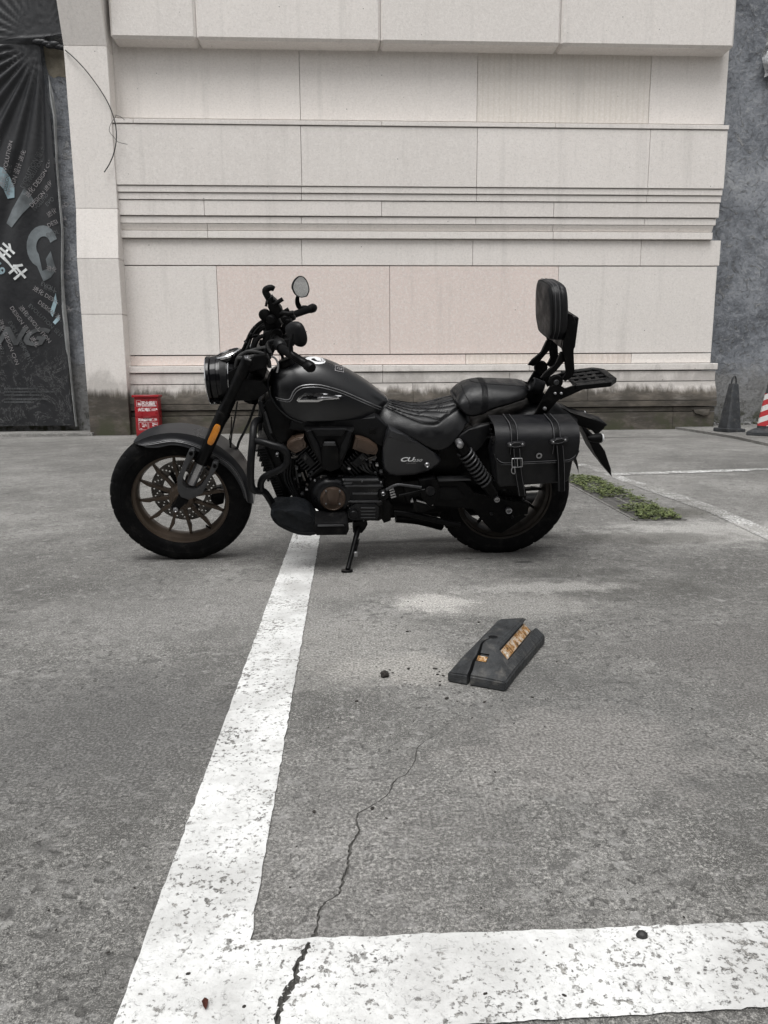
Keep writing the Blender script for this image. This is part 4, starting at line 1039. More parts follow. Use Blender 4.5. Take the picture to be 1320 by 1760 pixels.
# ---- handlebar (swept back, a little tilted)
barN = [T(474, 578, 0), T(477, 583, -.10), T(480, 590, -.22), T(489, 602, -.33), T(525, 625, -.43)]
barF = [T(474, 578, 0), T(476, 566, .10), T(484, 553, .22), T(500, 543, .33), T(531, 532, .43)]
hb = tube('handlebar', barF[::-1][:-1]+barN, .0125, 'metalblk', seg=14)
for i, (bp, s) in enumerate(((barN, -1), (barF, 1))):
    sp = spline(bp, 6)
    g0, g1 = sp[-9], sp[-1]; d = (g1-g0).normalized()
    gp = sp[-9:-1]+[g1+d*.004]
    bm = bmesh.new(); add_tube(bm, gp, [.0175]+[.0165]*(len(gp)-2)+[.0175], 14)
    gr = part('grip', bm, 'rubber', hb)
    bm = bmesh.new(); q = g1+d*.004
    add_tube(bm, [q, q+d*.006, q+d*.03, q+d*.042, q+d*.046], [.016, .020, .0215, .016, .006], 16); part('bar_end', bm, 'metalblk', hb)
    # switch housing and collars
    k = sp[-10]; k0 = sp[-14]; dd = (k-k0).normalized()
    bm = bmesh.new(); add_tube(bm, [k-dd*.060, k-dd*.056, k-dd*.012, k-dd*.004], [.019, .0235, .0245, .019], 14); part('switch_housing', bm, 'plastic', hb)
    for m_ in range(4):
        bm = bmesh.new(); add_lathe(bm, [(-.003, .0185), (0, .0215), (.003, .0185)], k+dd*(.004+m_*.009), dd, 16); part('grip_ring', bm, 'plastic2', hb)
    # lever and its perch
    pr = k0-dd*.02
    bm = bmesh.new(); fwd = Vector((-.9, 0, -.1))
    add_tube(bm, [pr+fwd*.01, pr+fwd*.035, pr+dd*.03+fwd*.05, k+dd*.03+fwd*.055, k+dd*.10+fwd*.052, k+dd*.13+fwd*.058], [.012, .011, .008, .0065, .006, .0075], 8, smooth=4); part('lever', bm, 'metalblk', hb)
    if s > 0:
        bm = bmesh.new(); c = pr+Vector((-.035, 0, .028)); add_box(bm, c.x-.035, c.x+.03, c.y-.03, c.y+.03, c.z-.02, c.z+.022, .008, 2); part('brake_reservoir', bm, 'plastic', hb)
# risers
for s in (-1, 1):
    bm = bmesh.new(); a, b = T(476, 575, s*.05), T(456, 612, s*.05); add_tube(bm, [a, b], [.021, .026], 14); add_lathe(bm, [(-.016, 0), (-.016, .024), (.016, .024), (.016, 0)], a, (0, 1, 0), 18); part('riser', bm, 'metalblk')
# clutter about the clamp: clocks, ignition switch, cable guides
slab('ignition_housing', [(452, 572), (470, 566), (482, 580), (478, 602), (460, 606), (450, 592)], -.05, .05, 'plastic', bev=.01)
slab('bar_clamp', [(452, 552), (462, 537), (476, 542), (484, 558), (476, 582), (460, 580)], -.03, .03, 'metalblk', bev=.008)
slab('usb_socket', [(486, 560), (492, 552), (502, 556), (502, 570), (492, 574), (485, 570)], -.02, .03, 'plastic2', bev=.008)
slab('wiring_block', [(470, 586), (502, 582), (506, 594), (490, 604), (470, 602)], -.08, .04, 'plastic', bev=.006)
# phone holder
ph = slab('phone_holder', [(460, 515), (466, 510), (475, 518), (484, 531), (487, 545), (476, 549), (466, 541), (460, 528)], -.03, .03, 'plastic', bev=.006)
bm = bmesh.new()
add_tube(bm, [T(471.5, 497, 0), T(466, 494.5, 0), T(459, 496.5, 0), T(456, 501, 0), T(461, 510, 0), T(468, 521, 0)], [.010, .0125, .0135, .014, .0155, .017], 10, smooth=4); part('holder_claw', bm, 'plastic', ph)
for a, b, r_ in (((470, 524), (486, 514), .0085), ((460, 522), (456, 521), .013), ((466, 512), (470, 511), .012), ((482, 540), (496, 531), .008), ((484, 538), (497, 540), .014), ((490, 540), (505, 538), .011)):
    bm = bmesh.new(); add_tube(bm, [T(*a, -.03), T(*b, -.03)], r_, 10); part('holder_knob', bm, 'plastic', ph)
rnd = random.Random(4)
for i, (x, y, r_) in enumerate([(455, 541, .024), (466, 549, .020), (478, 551, .018), (490, 548, .017), (496, 553, .016), (468, 560, .02), (458, 566, .014), (486, 568, .017), (503, 546, .013), (463, 588, .017), (452, 590, .016), (478, 566, .012), (472, 531, .011), (458, 551, .017)]):
    bm = bmesh.new(); c = T(x, y, rnd.uniform(-.06, .06)); add_lathe(bm, [(-.014, 0), (-.014, r_*.8), (-.008, r_), (.008, r_), (.012, r_*.75), (.012, r_*.4), (.015, 0)], c, (rnd.uniform(-.4, .4), -1, rnd.uniform(-.4, .4)), 14); part('bar_fitting', bm, 'plastic' if i % 2 else 'metalblk', hb)

# ---- mirrors at the bar ends
def mirror(pxs, yc, k, arm, facing):
    cx = sum(T(x, y, yc).x for x, y in pxs)/len(pxs); pts = []
    for x, y in pxs:
        yy = yc
        for _ in range(4): yy = yc+(T(x, y, yy).x-cx)*k
        pts.append(T(x, y, yy))
    pts = spline(pts, 4, True); ce = sum(pts, Vector())/len(pts); n_ = Vector((k, -1, 0)).normalized()      # the glass looks along n_ times facing
    g_ = n_*facing
    bm = bmesh.new(); rows = [[p+g_*.004 for p in pts], [ce+(p-ce)*1.0 for p in pts], [ce+(p-ce)*.96-g_*.008 for p in pts], [ce+(p-ce)*.8-g_*.015 for p in pts], [ce+(p-ce)*.45-g_*.02 for p in pts]]
    V = add_grid(bm, rows, True); bm.faces.new(V[-1]); 
    V2 = add_grid(bm, [[p+g_*.004 for p in pts], [ce+(p-ce)*.93+g_*.004 for p in pts], [ce+(p-ce)*.92+g_*.001 for p in pts]], True)
    sh = part('mirror', bm, 'plastic2', None, 50)
    bm = bmesh.new(); bm.faces.new([bm.verts.new(ce+(p-ce)*.925+g_*.0022) for p in pts]); part('mirror_glass', bm, 'mirror', sh, flat=True)
    bm = bmesh.new()
    for a_, r_ in arm: add_tube(bm, a_, r_, 10, smooth=5)
    part('mirror_arm', bm, 'metalblk', sh)
mirror([(492.5, 560), (499, 554), (506, 552.5), (513, 553.5), (519, 558), (524, 568), (527, 580), (526, 590), (520, 596), (513, 595), (503, 588), (495, 578), (492, 568)], -.36, -.75,
       [([T(502, 574, -.395), T(500, 588, -.405), T(500.5, 604, -.415), T(505, 612, -.425), T(516, 619, -.43), T(525, 624, -.44)], [.007, .008, .009, .011, .012, .014])], -1)
mirror([(515.8, 474), (510, 477), (504.5, 484), (502, 493), (504, 500), (508, 507), (514.5, 511), (521, 511), (527, 509), (530, 503), (531, 497), (528.5, 486), (523, 477)], .40, .9,
       [([T(511, 509, .41), T(509.5, 516, .42), T(511, 524, .43), T(515, 529, .43), T(524, 529, .43), T(531, 531, .43)], [.006, .0065, .008, .010, .012, .013]), ([T(513, 510, .41), T(513, 518, .42), T(516, 526, .43)], [.005, .005, .006])], 1)

# ---- cables
for i, (pts, r_, yl) in enumerate([
    ([(458, 549), (447, 555), (438, 563), (430, 574), (423, 590), (417, 602), (408, 612)], .0075, -.03), ([(460, 553), (449, 558), (440, 567), (432, 580), (427, 594), (420, 606)], .006, 0.02),
    ([(462, 560), (452, 563), (444, 570), (440, 579), (436, 590), (434, 604)], .010, .03), ([(454, 577), (446, 580), (440, 588), (437, 598), (436, 612)], .009, -.05),
    ([(462, 597), (447, 599), (430, 604), (416, 609), (408, 618), (405, 632)], .0085, -.06), ([(460, 601), (440, 606), (424, 608), (412, 616)], .0065, -.02),
    ([(420, 588), (430, 581), (440, 577), (452, 578)], .005, -.02), ([(412, 612), (426, 604), (446, 606), (462, 612)], .007, -.09), ([(408, 616), (425, 614), (444, 612), (460, 616), (464, 632)], .008, -.10),
    ([(478, 602), (486, 616), (480, 640), (470, 662)], .007, .05), ([(440, 690), (430, 720), (420, 742), (410, 762), (404, 790)], .006, .06),
    ([(408, 690), (404, 716), (399, 742), (396, 768)], .0035, -.05), ([(398, 716), (397, 740), (395, 752), (396, 768)], .0025, -.06)]):
    tube('cable', [T(x, y, yl) for x, y in pts], r_, 'wire' if i % 3 else 'plastic', seg=8, smooth=5)
bm = bmesh.new()
for x, y in ((423, 590), (438, 563), (431, 575), (395, 755), (396, 768), (397, 762)): add_sphere(bm, T(x, y, -.04), .0095 if x > 400 else .006, 1)
part('cable_clip', bm, 'plastic')
for x, y, yl in ((470, 618, -.06), (484, 622, -.03)): pass
tube('chrome_guide', [T(466, 612, -.10), T(474, 617, -.10), T(478, 628, -.10), T(476, 640, -.10)], .0045, 'silver', seg=8, smooth=5)
slab('horn_cover', [(442, 622), (454, 618), (458, 640), (454, 652), (442, 640)], -.08, .02, 'plastic', bev=.006)

# ---- tank
def shell(stn, N=40, K=28, ey=2.4, eh=2.2, tuck=None):
    """stations (top pixel, y of top, bottom pixel, half width at the bottom); rows of points from the near lower edge over the top"""
    tops = spline([T(*a, yt) for a, yt, b, hw in stn], N//(len(stn)-1)+1); bots = spline([Vector((T(*b, -hw).x, hw, T(*b, -hw).z)) for a, yt, b, hw in stn], N//(len(stn)-1)+1)
    rows = []
    for a, b in zip(tops, bots):
        r = []; hw = max(.004, b.y)
        for j in range(K+1):
            th = PI*j/K; c_, s_ = math.cos(th), math.sin(th)
            wy = math.copysign(abs(c_)**(2/ey), c_); h = abs(s_)**(2/eh)
            r.append(Vector((b.x+(a.x-b.x)*h, -hw*wy, b.z+(a.z-b.z)*h)))
        if tuck:
            r = [Vector((r[0].x, -hw*tuck[0], r[0].z-tuck[1]))]+r+[Vector((r[-1].x, hw*tuck[0], r[-1].z-tuck[1]))]
        rows.append(r)
    return rows
tk = [((463, 646), 0, (463, 672), .035), ((467, 635), 0, (468, 690), .075), ((480, 626), .01, (480, 706), .115), ((503, 617), .02, (500, 719.5), .140), ((530, 612), .025, (526, 726), .150), ((560, 616.5), .025, (556, 727), .152),
      ((593, 631.5), .02, (589, 724.5), .146), ((627, 652), .015, (622, 720.5), .125), ((652, 671), .01, (645, 713), .092), ((664, 682), 0, (659, 702), .05), ((667.5, 689), 0, (666, 695), .015)]
rows = shell(tk, 60, 44, 2.7, 1.75, (.8, .022))
bm = bmesh.new(); add_grid(bm, rows, True); bm.faces.new([v for v in bm.verts if v.index < 0][:0] or [bm.verts.new(p) for p in rows[0]][::-1]); bm.faces.new([bm.verts.new(p) for p in rows[-1]])
bmesh.ops.remove_doubles(bm, verts=bm.verts, dist=1e-5); bmesh.ops.recalc_face_normals(bm, faces=bm.faces)
tank_bvh = BVHTree.FromBMesh(bm)
tank = part('fuel_tank', bm, 'tank', None, 60)
def onto(bvh, x, y, off=.001):
    d = (MB3 @ pray(x, y)).normalized(); h = bvh.ray_cast(_o, d)
    if h[0] is None: return None
    n_ = h[1] if h[1].dot(d) < 0 else -h[1]
    return h[0]+n_*off
def on_curve(bvh, pxs, off=.001, n=5):
    out = []
    for p in spline([(x, y, 0) for x, y in pxs], n):
        q = onto(bvh, p.x, p.y, off)
        if q is not None: out.append(q)
    return out
line = [(474, 683.5), (484, 686), (494, 687.4), (499.5, 684), (503, 676), (508, 669), (514, 665), (522, 662.5), (535, 661.3), (550, 662), (566, 665.5), (583, 670.5), (600, 677), (617, 684.5), (634, 692), (648, 698), (655, 700.5)]
for dy, r_ in ((0, .0030), (4.2, .0018)):
    tube('tank_pinstripe', on_curve(tank_bvh, [(x+(1.6 if x < 515 else 0)*(dy/4), y+dy*(1 if x > 500 else .8)) for x, y in line], .0002), r_, 'trim', tank, 8, 0)
def decal(name, bvh, pxs, mat, parent, off=.0012, smooth=0, thick=.002):
    pts = [(Vector((x, y, 0))) for x, y in pxs]
    if smooth: pts = spline(pts, smooth, True)
    q = [(p.x, p.y) for p in pts]; bm = bmesh.new()
    xs = [p[0] for p in q]; ys = [p[1] for p in q]
    vs = [Vector(p) for p in q]; n = len(vs); es = [(i, (i+1) % n) for i in range(n)]
    stp = max(1.6, (max(xs)-min(xs))/26)
    x = min(xs)+stp/2
    while x < max(xs):
        y = min(ys)+stp/2
        while y < max(ys):
            if inside((x, y), q): vs.append(Vector((x, y)))
            y += stp
        x += stp
    V, E, Fc, *_ = delaunay_2d_cdt(vs, es, [], 0, 1e-5)
    pos_ = [onto(bvh, p.x, p.y, off) for p in V]; bv = [bm.verts.new(p) if p is not None else None for p in pos_]
    for f in Fc:
        c = (V[f[0]]+V[f[1]]+V[f[2]])/3
        if inside(c, q) and all(bv[i] for i in f):
            try: bm.faces.new([bv[i] for i in f])
            except ValueError: pass
    for v in [v for v in bm.verts if not v.link_faces]: bm.verts.remove(v)
    return part(name, bm, mat, parent, 60)
decal('tank_badge', tank_bvh, [(510, 688), (513, 683), (520, 678.5), (524, 675), (545, 675), (568, 677.5), (569, 679.2), (588, 679.6), (590, 681.6), (583, 685.5), (556, 687.5), (546, 691), (513, 691)], 'chrome', tank, .0035)
decal('badge_inlay', tank_bvh, [(515, 687), (522, 681), (530, 680.5), (560, 682), (580, 682), (578, 684), (552, 685.5), (545, 687.2)], 'gloss', tank, .0048)
decal('badge_bar', tank_bvh, [(546, 682.5), (580, 681.8), (581, 683), (556, 685), (545, 685.3)], 'silver', tank, .0058)
for q in ([(525, 677), (530, 680.5), (533, 679.5), (537, 680), (541, 676.8), (537, 682), (535, 686), (531, 686), (529, 682)], [(518, 685.5), (528, 683.5), (528, 686), (519, 687.4)]):
    decal('badge_emblem', tank_bvh, q, 'metalblk' if q[0][0] > 520 else 'grey', tank, .0068)
def ell(cx, cy, rx, ry, rot=0, n=28): return [(cx+rx*math.cos(2*PI*k/n)*math.cos(rot)-ry*math.sin(2*PI*k/n)*math.sin(rot), cy+rx*math.cos(2*PI*k/n)*math.sin(rot)+ry*math.sin(2*PI*k/n)*math.cos(rot)) for k in range(n)]
decal('tank_sticker', tank_bvh, ell(542, 619.8, 17.5, 6.2, .12), 'sticker', tank, .0016)
decal('sticker_print', tank_bvh, [(536, 617), (540, 616.5), (545, 620.5), (551, 621), (548, 622.5), (541, 621.5), (535, 619)], 'metalblk', tank, .0026)
for k in (0, 1): decal('sticker_print', tank_bvh, [(550+k*4, 616.6), (552.5+k*4, 617.2), (554.5+k*3.5, 620.5), (551+k*4, 623), (549.5+k*4, 622.6), (552.3+k*4, 620.3)], 'print_grey', tank, .0026)
for q in ([(575, 627.5), (590.5, 631), (590.8, 632), (575.2, 628.6)], [(575, 637), (576.3, 627.8), (577.2, 628), (576.2, 637.3)], [(575.2, 636.4), (590, 639.4), (590, 640.4), (575, 637.4)], [(590, 631), (591, 631.2), (590.6, 640.4), (589.6, 640.2)],
          [(578.5, 634.5), (581, 630.5), (582, 630.8), (579.6, 634.8)], [(582, 635.6), (583.5, 631.4), (584.4, 631.6), (583, 635.8)], [(584.6, 636), (586.5, 632), (588, 634), (586.6, 636.6)]):
    decal('sticker_print', tank_bvh, q, 'print_grey', tank, .0018)
tube('tank_seam', [T(x, y, yl) for x, y, yl in ((468, 634, -.03), (461, 650, -.075), (461, 668, -.095), (467, 685, -.115), (480, 704, -.13), (500, 720, -.145), (520, 727, -.15))], .004, 'plastic2', None, 8)
bm = bmesh.new(); c = T(492, 622, -.02); add_lathe(bm, [(0, 0), (.012, .001), (.014, .03), (.010, .036), (-.01, .04)][::-1], c, (-.35, -.05, .93), 28); part('fuel_cap', bm, 'metalblk', tank)

# ---- rider's seat and pillion
sr = [((655, 690), 0, (642, 720), .075), ((667, 685), .02, (652, 726), .105), ((690, 689.5), .04, (667, 733), .130), ((716, 692), .05, (692, 744), .150), ((742, 686), .06, (716, 756), .165),
      ((760, 679.5), .06, (736, 768), .172), ((778, 676), .06, (752, 773), .175), ((788, 680), .05, (770, 768), .172), ((798, 696), .02, (786, 752), .162), ((804, 712), 0, (799, 728), .14)]
rows = shell(sr, 100, 90, 2.3, 1.9, (.9, .012))
bm = bmesh.new(); V = add_grid(bm, rows, True); bm.faces.new([v for v in V[0]][::-1]); bm.faces.new(V[-1])
bmesh.ops.recalc_face_normals(bm, faces=bm.faces); bm.normal_update()
sb = BVHTree.FromBMesh(bm)
seams = [[(664, 698.6), (681, 707), (701, 716), (716, 722.5), (729, 727), (744, 728.6), (752, 727), (758, 722), (768, 714), (776, 708), (784, 703), (790, 699)],
    [(667, 697), (688, 705.5), (711, 712), (734, 714.5), (747, 718.5), (758, 722)], [(669, 694), (692, 701), (716, 706), (746, 706.3), (776, 707.5)], [(671, 691), (694.5, 698), (716, 700.8), (749, 700.5), (782, 695)],
    [(672, 688), (701, 694.6), (722, 696.4), (749, 694), (780, 686)], [(674, 686.4), (700, 690.8), (722, 692), (745, 688), (776, 679.5)]]
sl_ = [on_curve(sb, s, 0, 8) for s in seams]
allp = [p for s in sl_ for p in s] + [mir(p) for s in sl_ for p in s]
from mathutils.kdtree import KDTree
kd = KDTree(len(allp))
for i, p in enumerate(allp): kd.insert(p, i)
kd.balance()
for v in bm.verts:
    d = kd.find(v.co)[2]
    if d < .03: v.co -= v.normal*(.0075*math.exp(-(d/.0058)**2))
seat = part('rider_seat', bm, 'vinyl', None, 60)
for s in sl_:
    if len(s) > 2: tube('seat_seam', [p+Vector((0, .004, -.004)) for p in s], .0018, 'plastic', seat, 5, 0)
pil_ = [((781, 680), 0, (782, 686), .07), ((784, 668), .02, (790, 698), .115), ((794, 655), .04, (803, 711), .130), ((812, 648.5), .05, (820, 712.5), .135), ((838, 648.5), .05, (848, 701.5), .135), ((865, 650), .05, (876, 693), .130),
        ((890, 652.5), .03, (893, 687), .115), ((902, 658), .01, (903, 683), .09), ((907, 668), 0, (906, 677), .05)]
rows = shell(pil_, 80, 60, 2.8, 2.0, (.85, .014))
bm = bmesh.new(); V = add_grid(bm, rows, True); bm.faces.new(V[0][::-1]); bm.faces.new(V[-1]); bmesh.ops.recalc_face_normals(bm, faces=bm.faces)
pb = BVHTree.FromBMesh(bm); pillion = part('pillion_seat', bm, 'vinyl', None, 60)
i0 = min(range(len(rows)), key=lambda i: abs(rows[i][len(rows[i])//2].x-T(818, 648, .05).x))
sv_ = []
for i in (i0, i0+2, i0+4):
    ce = sum(rows[i], Vector())/len(rows[i]); sv_.append([ce+(p-ce)*1.025 for p in rows[i]])
bm = bmesh.new(); add_grid(bm, sv_); bmesh.ops.solidify(bm, geom=bm.faces[:], thickness=-.003); part('pillion_strap', bm, 'leather', pillion, 50)
tube('seat_seam', on_curve(pb, [(793, 662), (798, 676), (806, 690), (808, 704)], .0004), .0016, 'plastic', pillion, 5, 0)
tube('seat_seam', on_curve(pb, [(806, 652), (812, 656), (840, 660), (872, 662), (900, 664)], .0004), .0012, 'plastic', pillion, 5, 0)

# ---- under-tank cover, side cover with lettering, radiator shroud
slab('frame_cover', [(500, 722), (560, 729), (622, 723), (645, 715), (667, 734), (661, 768), (652, 768), (632, 756), (610, 744), (570, 741), (515, 743), (497, 738)], -.150, .150, 'plastic2', bev=.008)
slab('cover_notch', [(634, 735), (648, 734), (646, 748), (634, 746)], -.1535, -.14, 'plastic', bev=.002)
slab('cover_notch', [(637, 738), (645, 737), (644, 745), (637, 744)], -.156, -.15, 'metalblk', bev=.001)
bmv = [(668.6, 736), (694.5, 747.5), (722, 763), (746, 778), (757, 787), (759, 793), (754.5, 800), (736, 813), (712, 818.5), (681, 820), (667, 817.5), (659, 808), (656, 796), (658.5, 770), (664, 744)]
sc = add_slab(bmesh.new(), bmv, -.178, .178, .018, 0, 4); bmesh.ops.recalc_face_normals(sc, faces=sc.faces); scb = BVHTree.FromBMesh(sc); side = part('side_cover', sc, 'fender')
def side_text(body, x, y, h, squash, mat, shear=.35, bold=0.):
    me = text_mesh(body, 1, shear, bold); o = T(x, y, -.179); s = h*3.35/FPX/.72; bm = bmesh.new(); bm.from_mesh(me); bpy.data.meshes.remove(me)
    for v in bm.verts: v.co = o+Vector((v.co.x*s*squash, -.0012, v.co.y*s))
    return part('side_lettering', bm, mat, side, flat=True)
side_text('CU', 687, 790, 7.4, 1.55, 'sticker', .3, .03); side_text('250', 709, 791.5, 4.6, 1.6, 'hem', .3, .02); side_text('CRUISER', 697.5, 796.2, 2.0, 1.6, 'print_grey', 0)
bolt('cover_bolt', 734, 799, -.180, .0115, 'silver', side, .006)
slab('side_cover_highlight_panel', [(670, 738), (692, 748), (716, 761.5), (700, 759), (684, 755), (667.5, 752)], -.180, -.17, 'fender', side, .004)
# radiator shroud and the neck of the frame
slab('radiator_shroud', [(446, 704), (458, 690), (464, 682), (480, 706), (500, 722), (515, 734), (497, 757), (480, 764), (464, 764), (452, 740)], -.125, .125, 'plastic', bev=.008)
tube('neck_brace', [T(447, 690, -.13), T(453, 712, -.135), T(462, 742, -.13), T(474, 764, -.125)], .011, 'plastic2', seg=10)
tube('neck_brace', [T(455, 708, -.14), T(466, 744, -.14)], .006, 'grey', seg=8)
bolt('shroud_cap', 454, 699, -.128, .008, 'metalblk')
rad = slab('radiator', [(443, 772), (456, 768), (492, 846), (486, 868), (478, 862)], -.13, .15, 'metalblk', bev=.004)
bm = bmesh.new()
for k in range(22):
    f_ = k/21; a = T(443.5+f_*36, 772+f_*92, -.132); b = a+Vector((.030, 0, .004)); add_tube(bm, [a, b], .0016, 5)
for k in range(7):
    a = T(442+k*3.4, 776+k*8.6, -.128); add_box(bm, a.x-.010, a.x+.002, -.12, .13, a.z-.0045, a.z+.0045, .001)
part('radiator_fins', bm, 'casing', rad)
slab('radiator_tank', [(456, 768), (472, 764), (506, 846), (494, 862), (486, 850)], -.115, .13, 'plastic', rad, .008)
slab('frame_core', [(448, 690), (500, 727), (660, 727), (700, 745), (765, 775), (800, 745), (835, 735), (842, 790), (845, 838), (800, 872), (748, 884), (690, 884), (655, 886), (600, 888), (552, 868), (512, 858), (492, 846), (470, 790)], -.085, .085, 'metalblk', bev=.01)

# ---- engine
vc = [(523, 739), (609, 739), (604, 757), (594, 782), (586, 804), (574, 810), (560, 808), (548, 796), (535, 770), (526, 752)]
eng = slab('engine_cover', vc, -.195, -.05, 'metalblk', bev=.010)
slab('cover_top_plate', [(535.5, 737.5), (596, 737.5), (588, 749.5), (545, 749.5)], -.208, -.19, 'plastic2', eng, .004)
slab('cover_ridge', [(526, 742), (534, 740), (548, 764), (560, 798), (554, 802), (540, 772)], -.204, -.19, 'plastic2', eng, .005)
slab('cover_ridge', [(607, 742), (598, 740), (586, 764), (577, 798), (583, 802), (596, 772)], -.204, -.19, 'plastic2', eng, .005)
slab('cover_tongue', [(556.5, 762), (576, 762), (582, 772), (583, 806), (568, 812), (553, 806), (552, 772)], -.222, -.19, 'metalblk', eng, .007)
slab('cover_tongue_cap', [(557.5, 760.5), (575.5, 760.5), (578, 766.5), (555, 766.5)], -.226, -.21, 'grey', eng, .003)
for pts, nm in (([(492.7, 767.5), (499.5, 757.5), (511, 753), (522, 750), (523.5, 762), (528, 769), (516.6, 775), (508, 780), (495, 772)], 0), ([(611, 751.5), (622, 753.5), (634, 758), (648, 768), (650, 774), (646, 782.5), (632, 780.5), (617, 777), (605.5, 771.5)], 1)):
    hd = slab('cylinder_head', pts, -.182, -.02, 'bronze2', bev=.005)
    c = sum((Vector((x, y, 0)) for x, y in pts), Vector())/len(pts)
    ins_ = [(c.x+(x-c.x)*.72, c.y+(y-c.y)*.72-1) for x, y in pts]
    slab('head_inset', ins_, -.187, -.17, 'bronze2', hd, .003)
for (q0, q1, wd) in (((517, 777), (548, 812), 17), ((632, 779), (596, 812), 17)):
    bm = bmesh.new(); d = Vector((q1[0]-q0[0], q1[1]-q0[1], 0)); L = d.length; d.normalize(); n_ = Vector((-d.y, d.x, 0))
    for k in range(8):
        a = Vector((*q0, 0))+d*(L*k/8); b = a+d*(L/8*.5)
        add_slab(bm, [tuple((a+n_*wd)[:2]), tuple((b+n_*wd)[:2]), tuple((b-n_*wd)[:2]), tuple((a-n_*wd)[:2])], -.165, -.02, .0015, 0, 1)
    cyl = part('cylinder_fins', bm, 'casing')
    a, b = Vector((*q0, 0))-d*2, Vector((*q1, 0))+d*4
    slab('cylinder_barrel', [tuple((a+n_*wd*.8)[:2]), tuple((b+n_*wd*.8)[:2]), tuple((b-n_*wd*.8)[:2]), tuple((a-n_*wd*.8)[:2])], -.150, -.02, 'metalblk', cyl, .004)
    m0 = Vector((*q0, 0))+d*L*.1; slab('cylinder_bracket', [tuple((m0+n_*7)[:2]), tuple((m0+d*26+n_*6)[:2]), tuple((m0+d*26-n_*6)[:2]), tuple((m0-n_*7)[:2])], -.180, -.15, 'plastic2', cyl, .004)
    slab('bracket_hole', [tuple((m0+n_*4+d*3)[:2]), tuple((m0+d*11+n_*4)[:2]), tuple((m0+d*11-n_*4)[:2]), tuple((m0-n_*4+d*3)[:2])], -.183, -.17, 'gloss', cyl, .002)
# crankcase
ck = slab('crankcase', [(525, 842), (534, 826), (552, 816), (590, 817), (620, 822), (660, 824), (666, 850), (664, 888), (652, 897), (600, 895), (560, 886), (535, 872), (524, 858)], -.17, .17, 'metalblk', bev=.012)
def drum(name, x, y, y0, prof, mat, parent, seg=36): return part(name, add_lathe(bmesh.new(), prof, T(x, y, y0), (0, -1, 0), seg), mat, parent)
drum('generator_case', 571, 850, -.165, [(0, .094), (.02, .093), (.034, .086), (.044, .074), (.046, .06), (.046, 0)], 'casing', ck)
gc = drum('generator_cover', 572, 855.5, -.205, [(0, .056), (.02, .0555), (.027, .050), (.028, .046), (.025, .044), (.025, 0)], 'bronze2', ck)
slab('generator_plate', [(560.5, 843), (563, 841), (581, 841), (584, 843.5), (581, 851), (581, 864), (579, 868.5), (565, 868.5), (563.5, 864), (563.5, 851)], -.236, -.225, 'bronze2', ck, .004)
for k in range(4): bolt('case_bolt', 572+16.5*math.cos(PI/4+k*PI/2), 855+15.5*math.sin(PI/4+k*PI/2), -.232, .0045, 'silver', ck, .005)
gb = slab('gearbox_cover', [(590, 823.5), (648, 822.5), (658, 832), (658, 868), (646, 873), (600, 873), (594, 862), (592, 840)], -.205, -.15, 'casing', ck, .008)
for y0, x0, x1 in ((824.3, 592, 650), (834, 593, 657), (847.5, 606, 650), (861, 598, 652)):
    slab('gearbox_rib', [(x0, y0), (x1, y0-.3), (x1+2, y0+3.3), (x0, y0+3.3)], -.211, -.195, 'grey', ck, .003)
slab('gearbox_rib', [(590, 829.5), (606, 829), (604, 833), (590, 833)], -.212, -.19, 'grey', ck, .003)
slab('sprocket_cover', [(595, 880), (600, 872), (612, 866), (646, 866), (652, 872), (652, 888), (646, 895), (606, 896), (597, 890)], -.215, -.16, 'casing', ck, .009)
drum('sprocket_disc', 607.5, 883.5, -.213, [(0, .030), (.006, .0295), (.008, .026), (.006, .023), (.006, .018), (.009, .015), (.009, 0)], 'casing', ck)
for y0 in (872.5, 878, 883.5, 889): slab('cover_rib', [(620, y0), (645, y0), (645, y0+2.2), (620, y0+2.2)], -.219, -.21, 'grey', ck, .002)
slab('pump_body', [(655, 866), (668, 858), (674, 868), (672, 896), (660, 900), (654, 890)], -.17, -.05, 'metalblk', ck, .008)
for x, y in ((520, 826), (531, 817), (534, 823), (521, 838), (528, 833), (513, 832), (536, 812), (583, 819), (561, 819), (512, 841), (624, 795), (636, 800), (645, 813), (629, 788)):
    bolt('case_bolt', x, y, -.172, rnd.uniform(.0035, .0065), rnd.choice(('silver', 'grey', 'steel', 'metalblk')), ck, .008)
for a, b in (((633, 788), (646, 783.5)), ((635, 791.5), (647, 786)), ((500, 777), (508, 780)), ((503, 782), (510, 785)), ((501, 787), (512, 784)), ((525, 808), (529, 820)), ((519, 812), (524, 826)), ((508, 800), (514, 838))):
    tube('engine_pipe', [T(*a, -.168), T(*b, -.168)], rnd.uniform(.0025, .005), 'steel' if a[1] != 800 else 'wire', ck, 8, 0)
# front wiring dark mass
for pts in ([(500, 790), (512, 815), (505, 848), (520, 868)], [(512, 788), (520, 812), (516, 846), (528, 872)], [(492, 800), (500, 830), (512, 862)]): tube('hose', [T(x, y, -.13) for x, y in pts], .011, 'plastic', ck, 10)

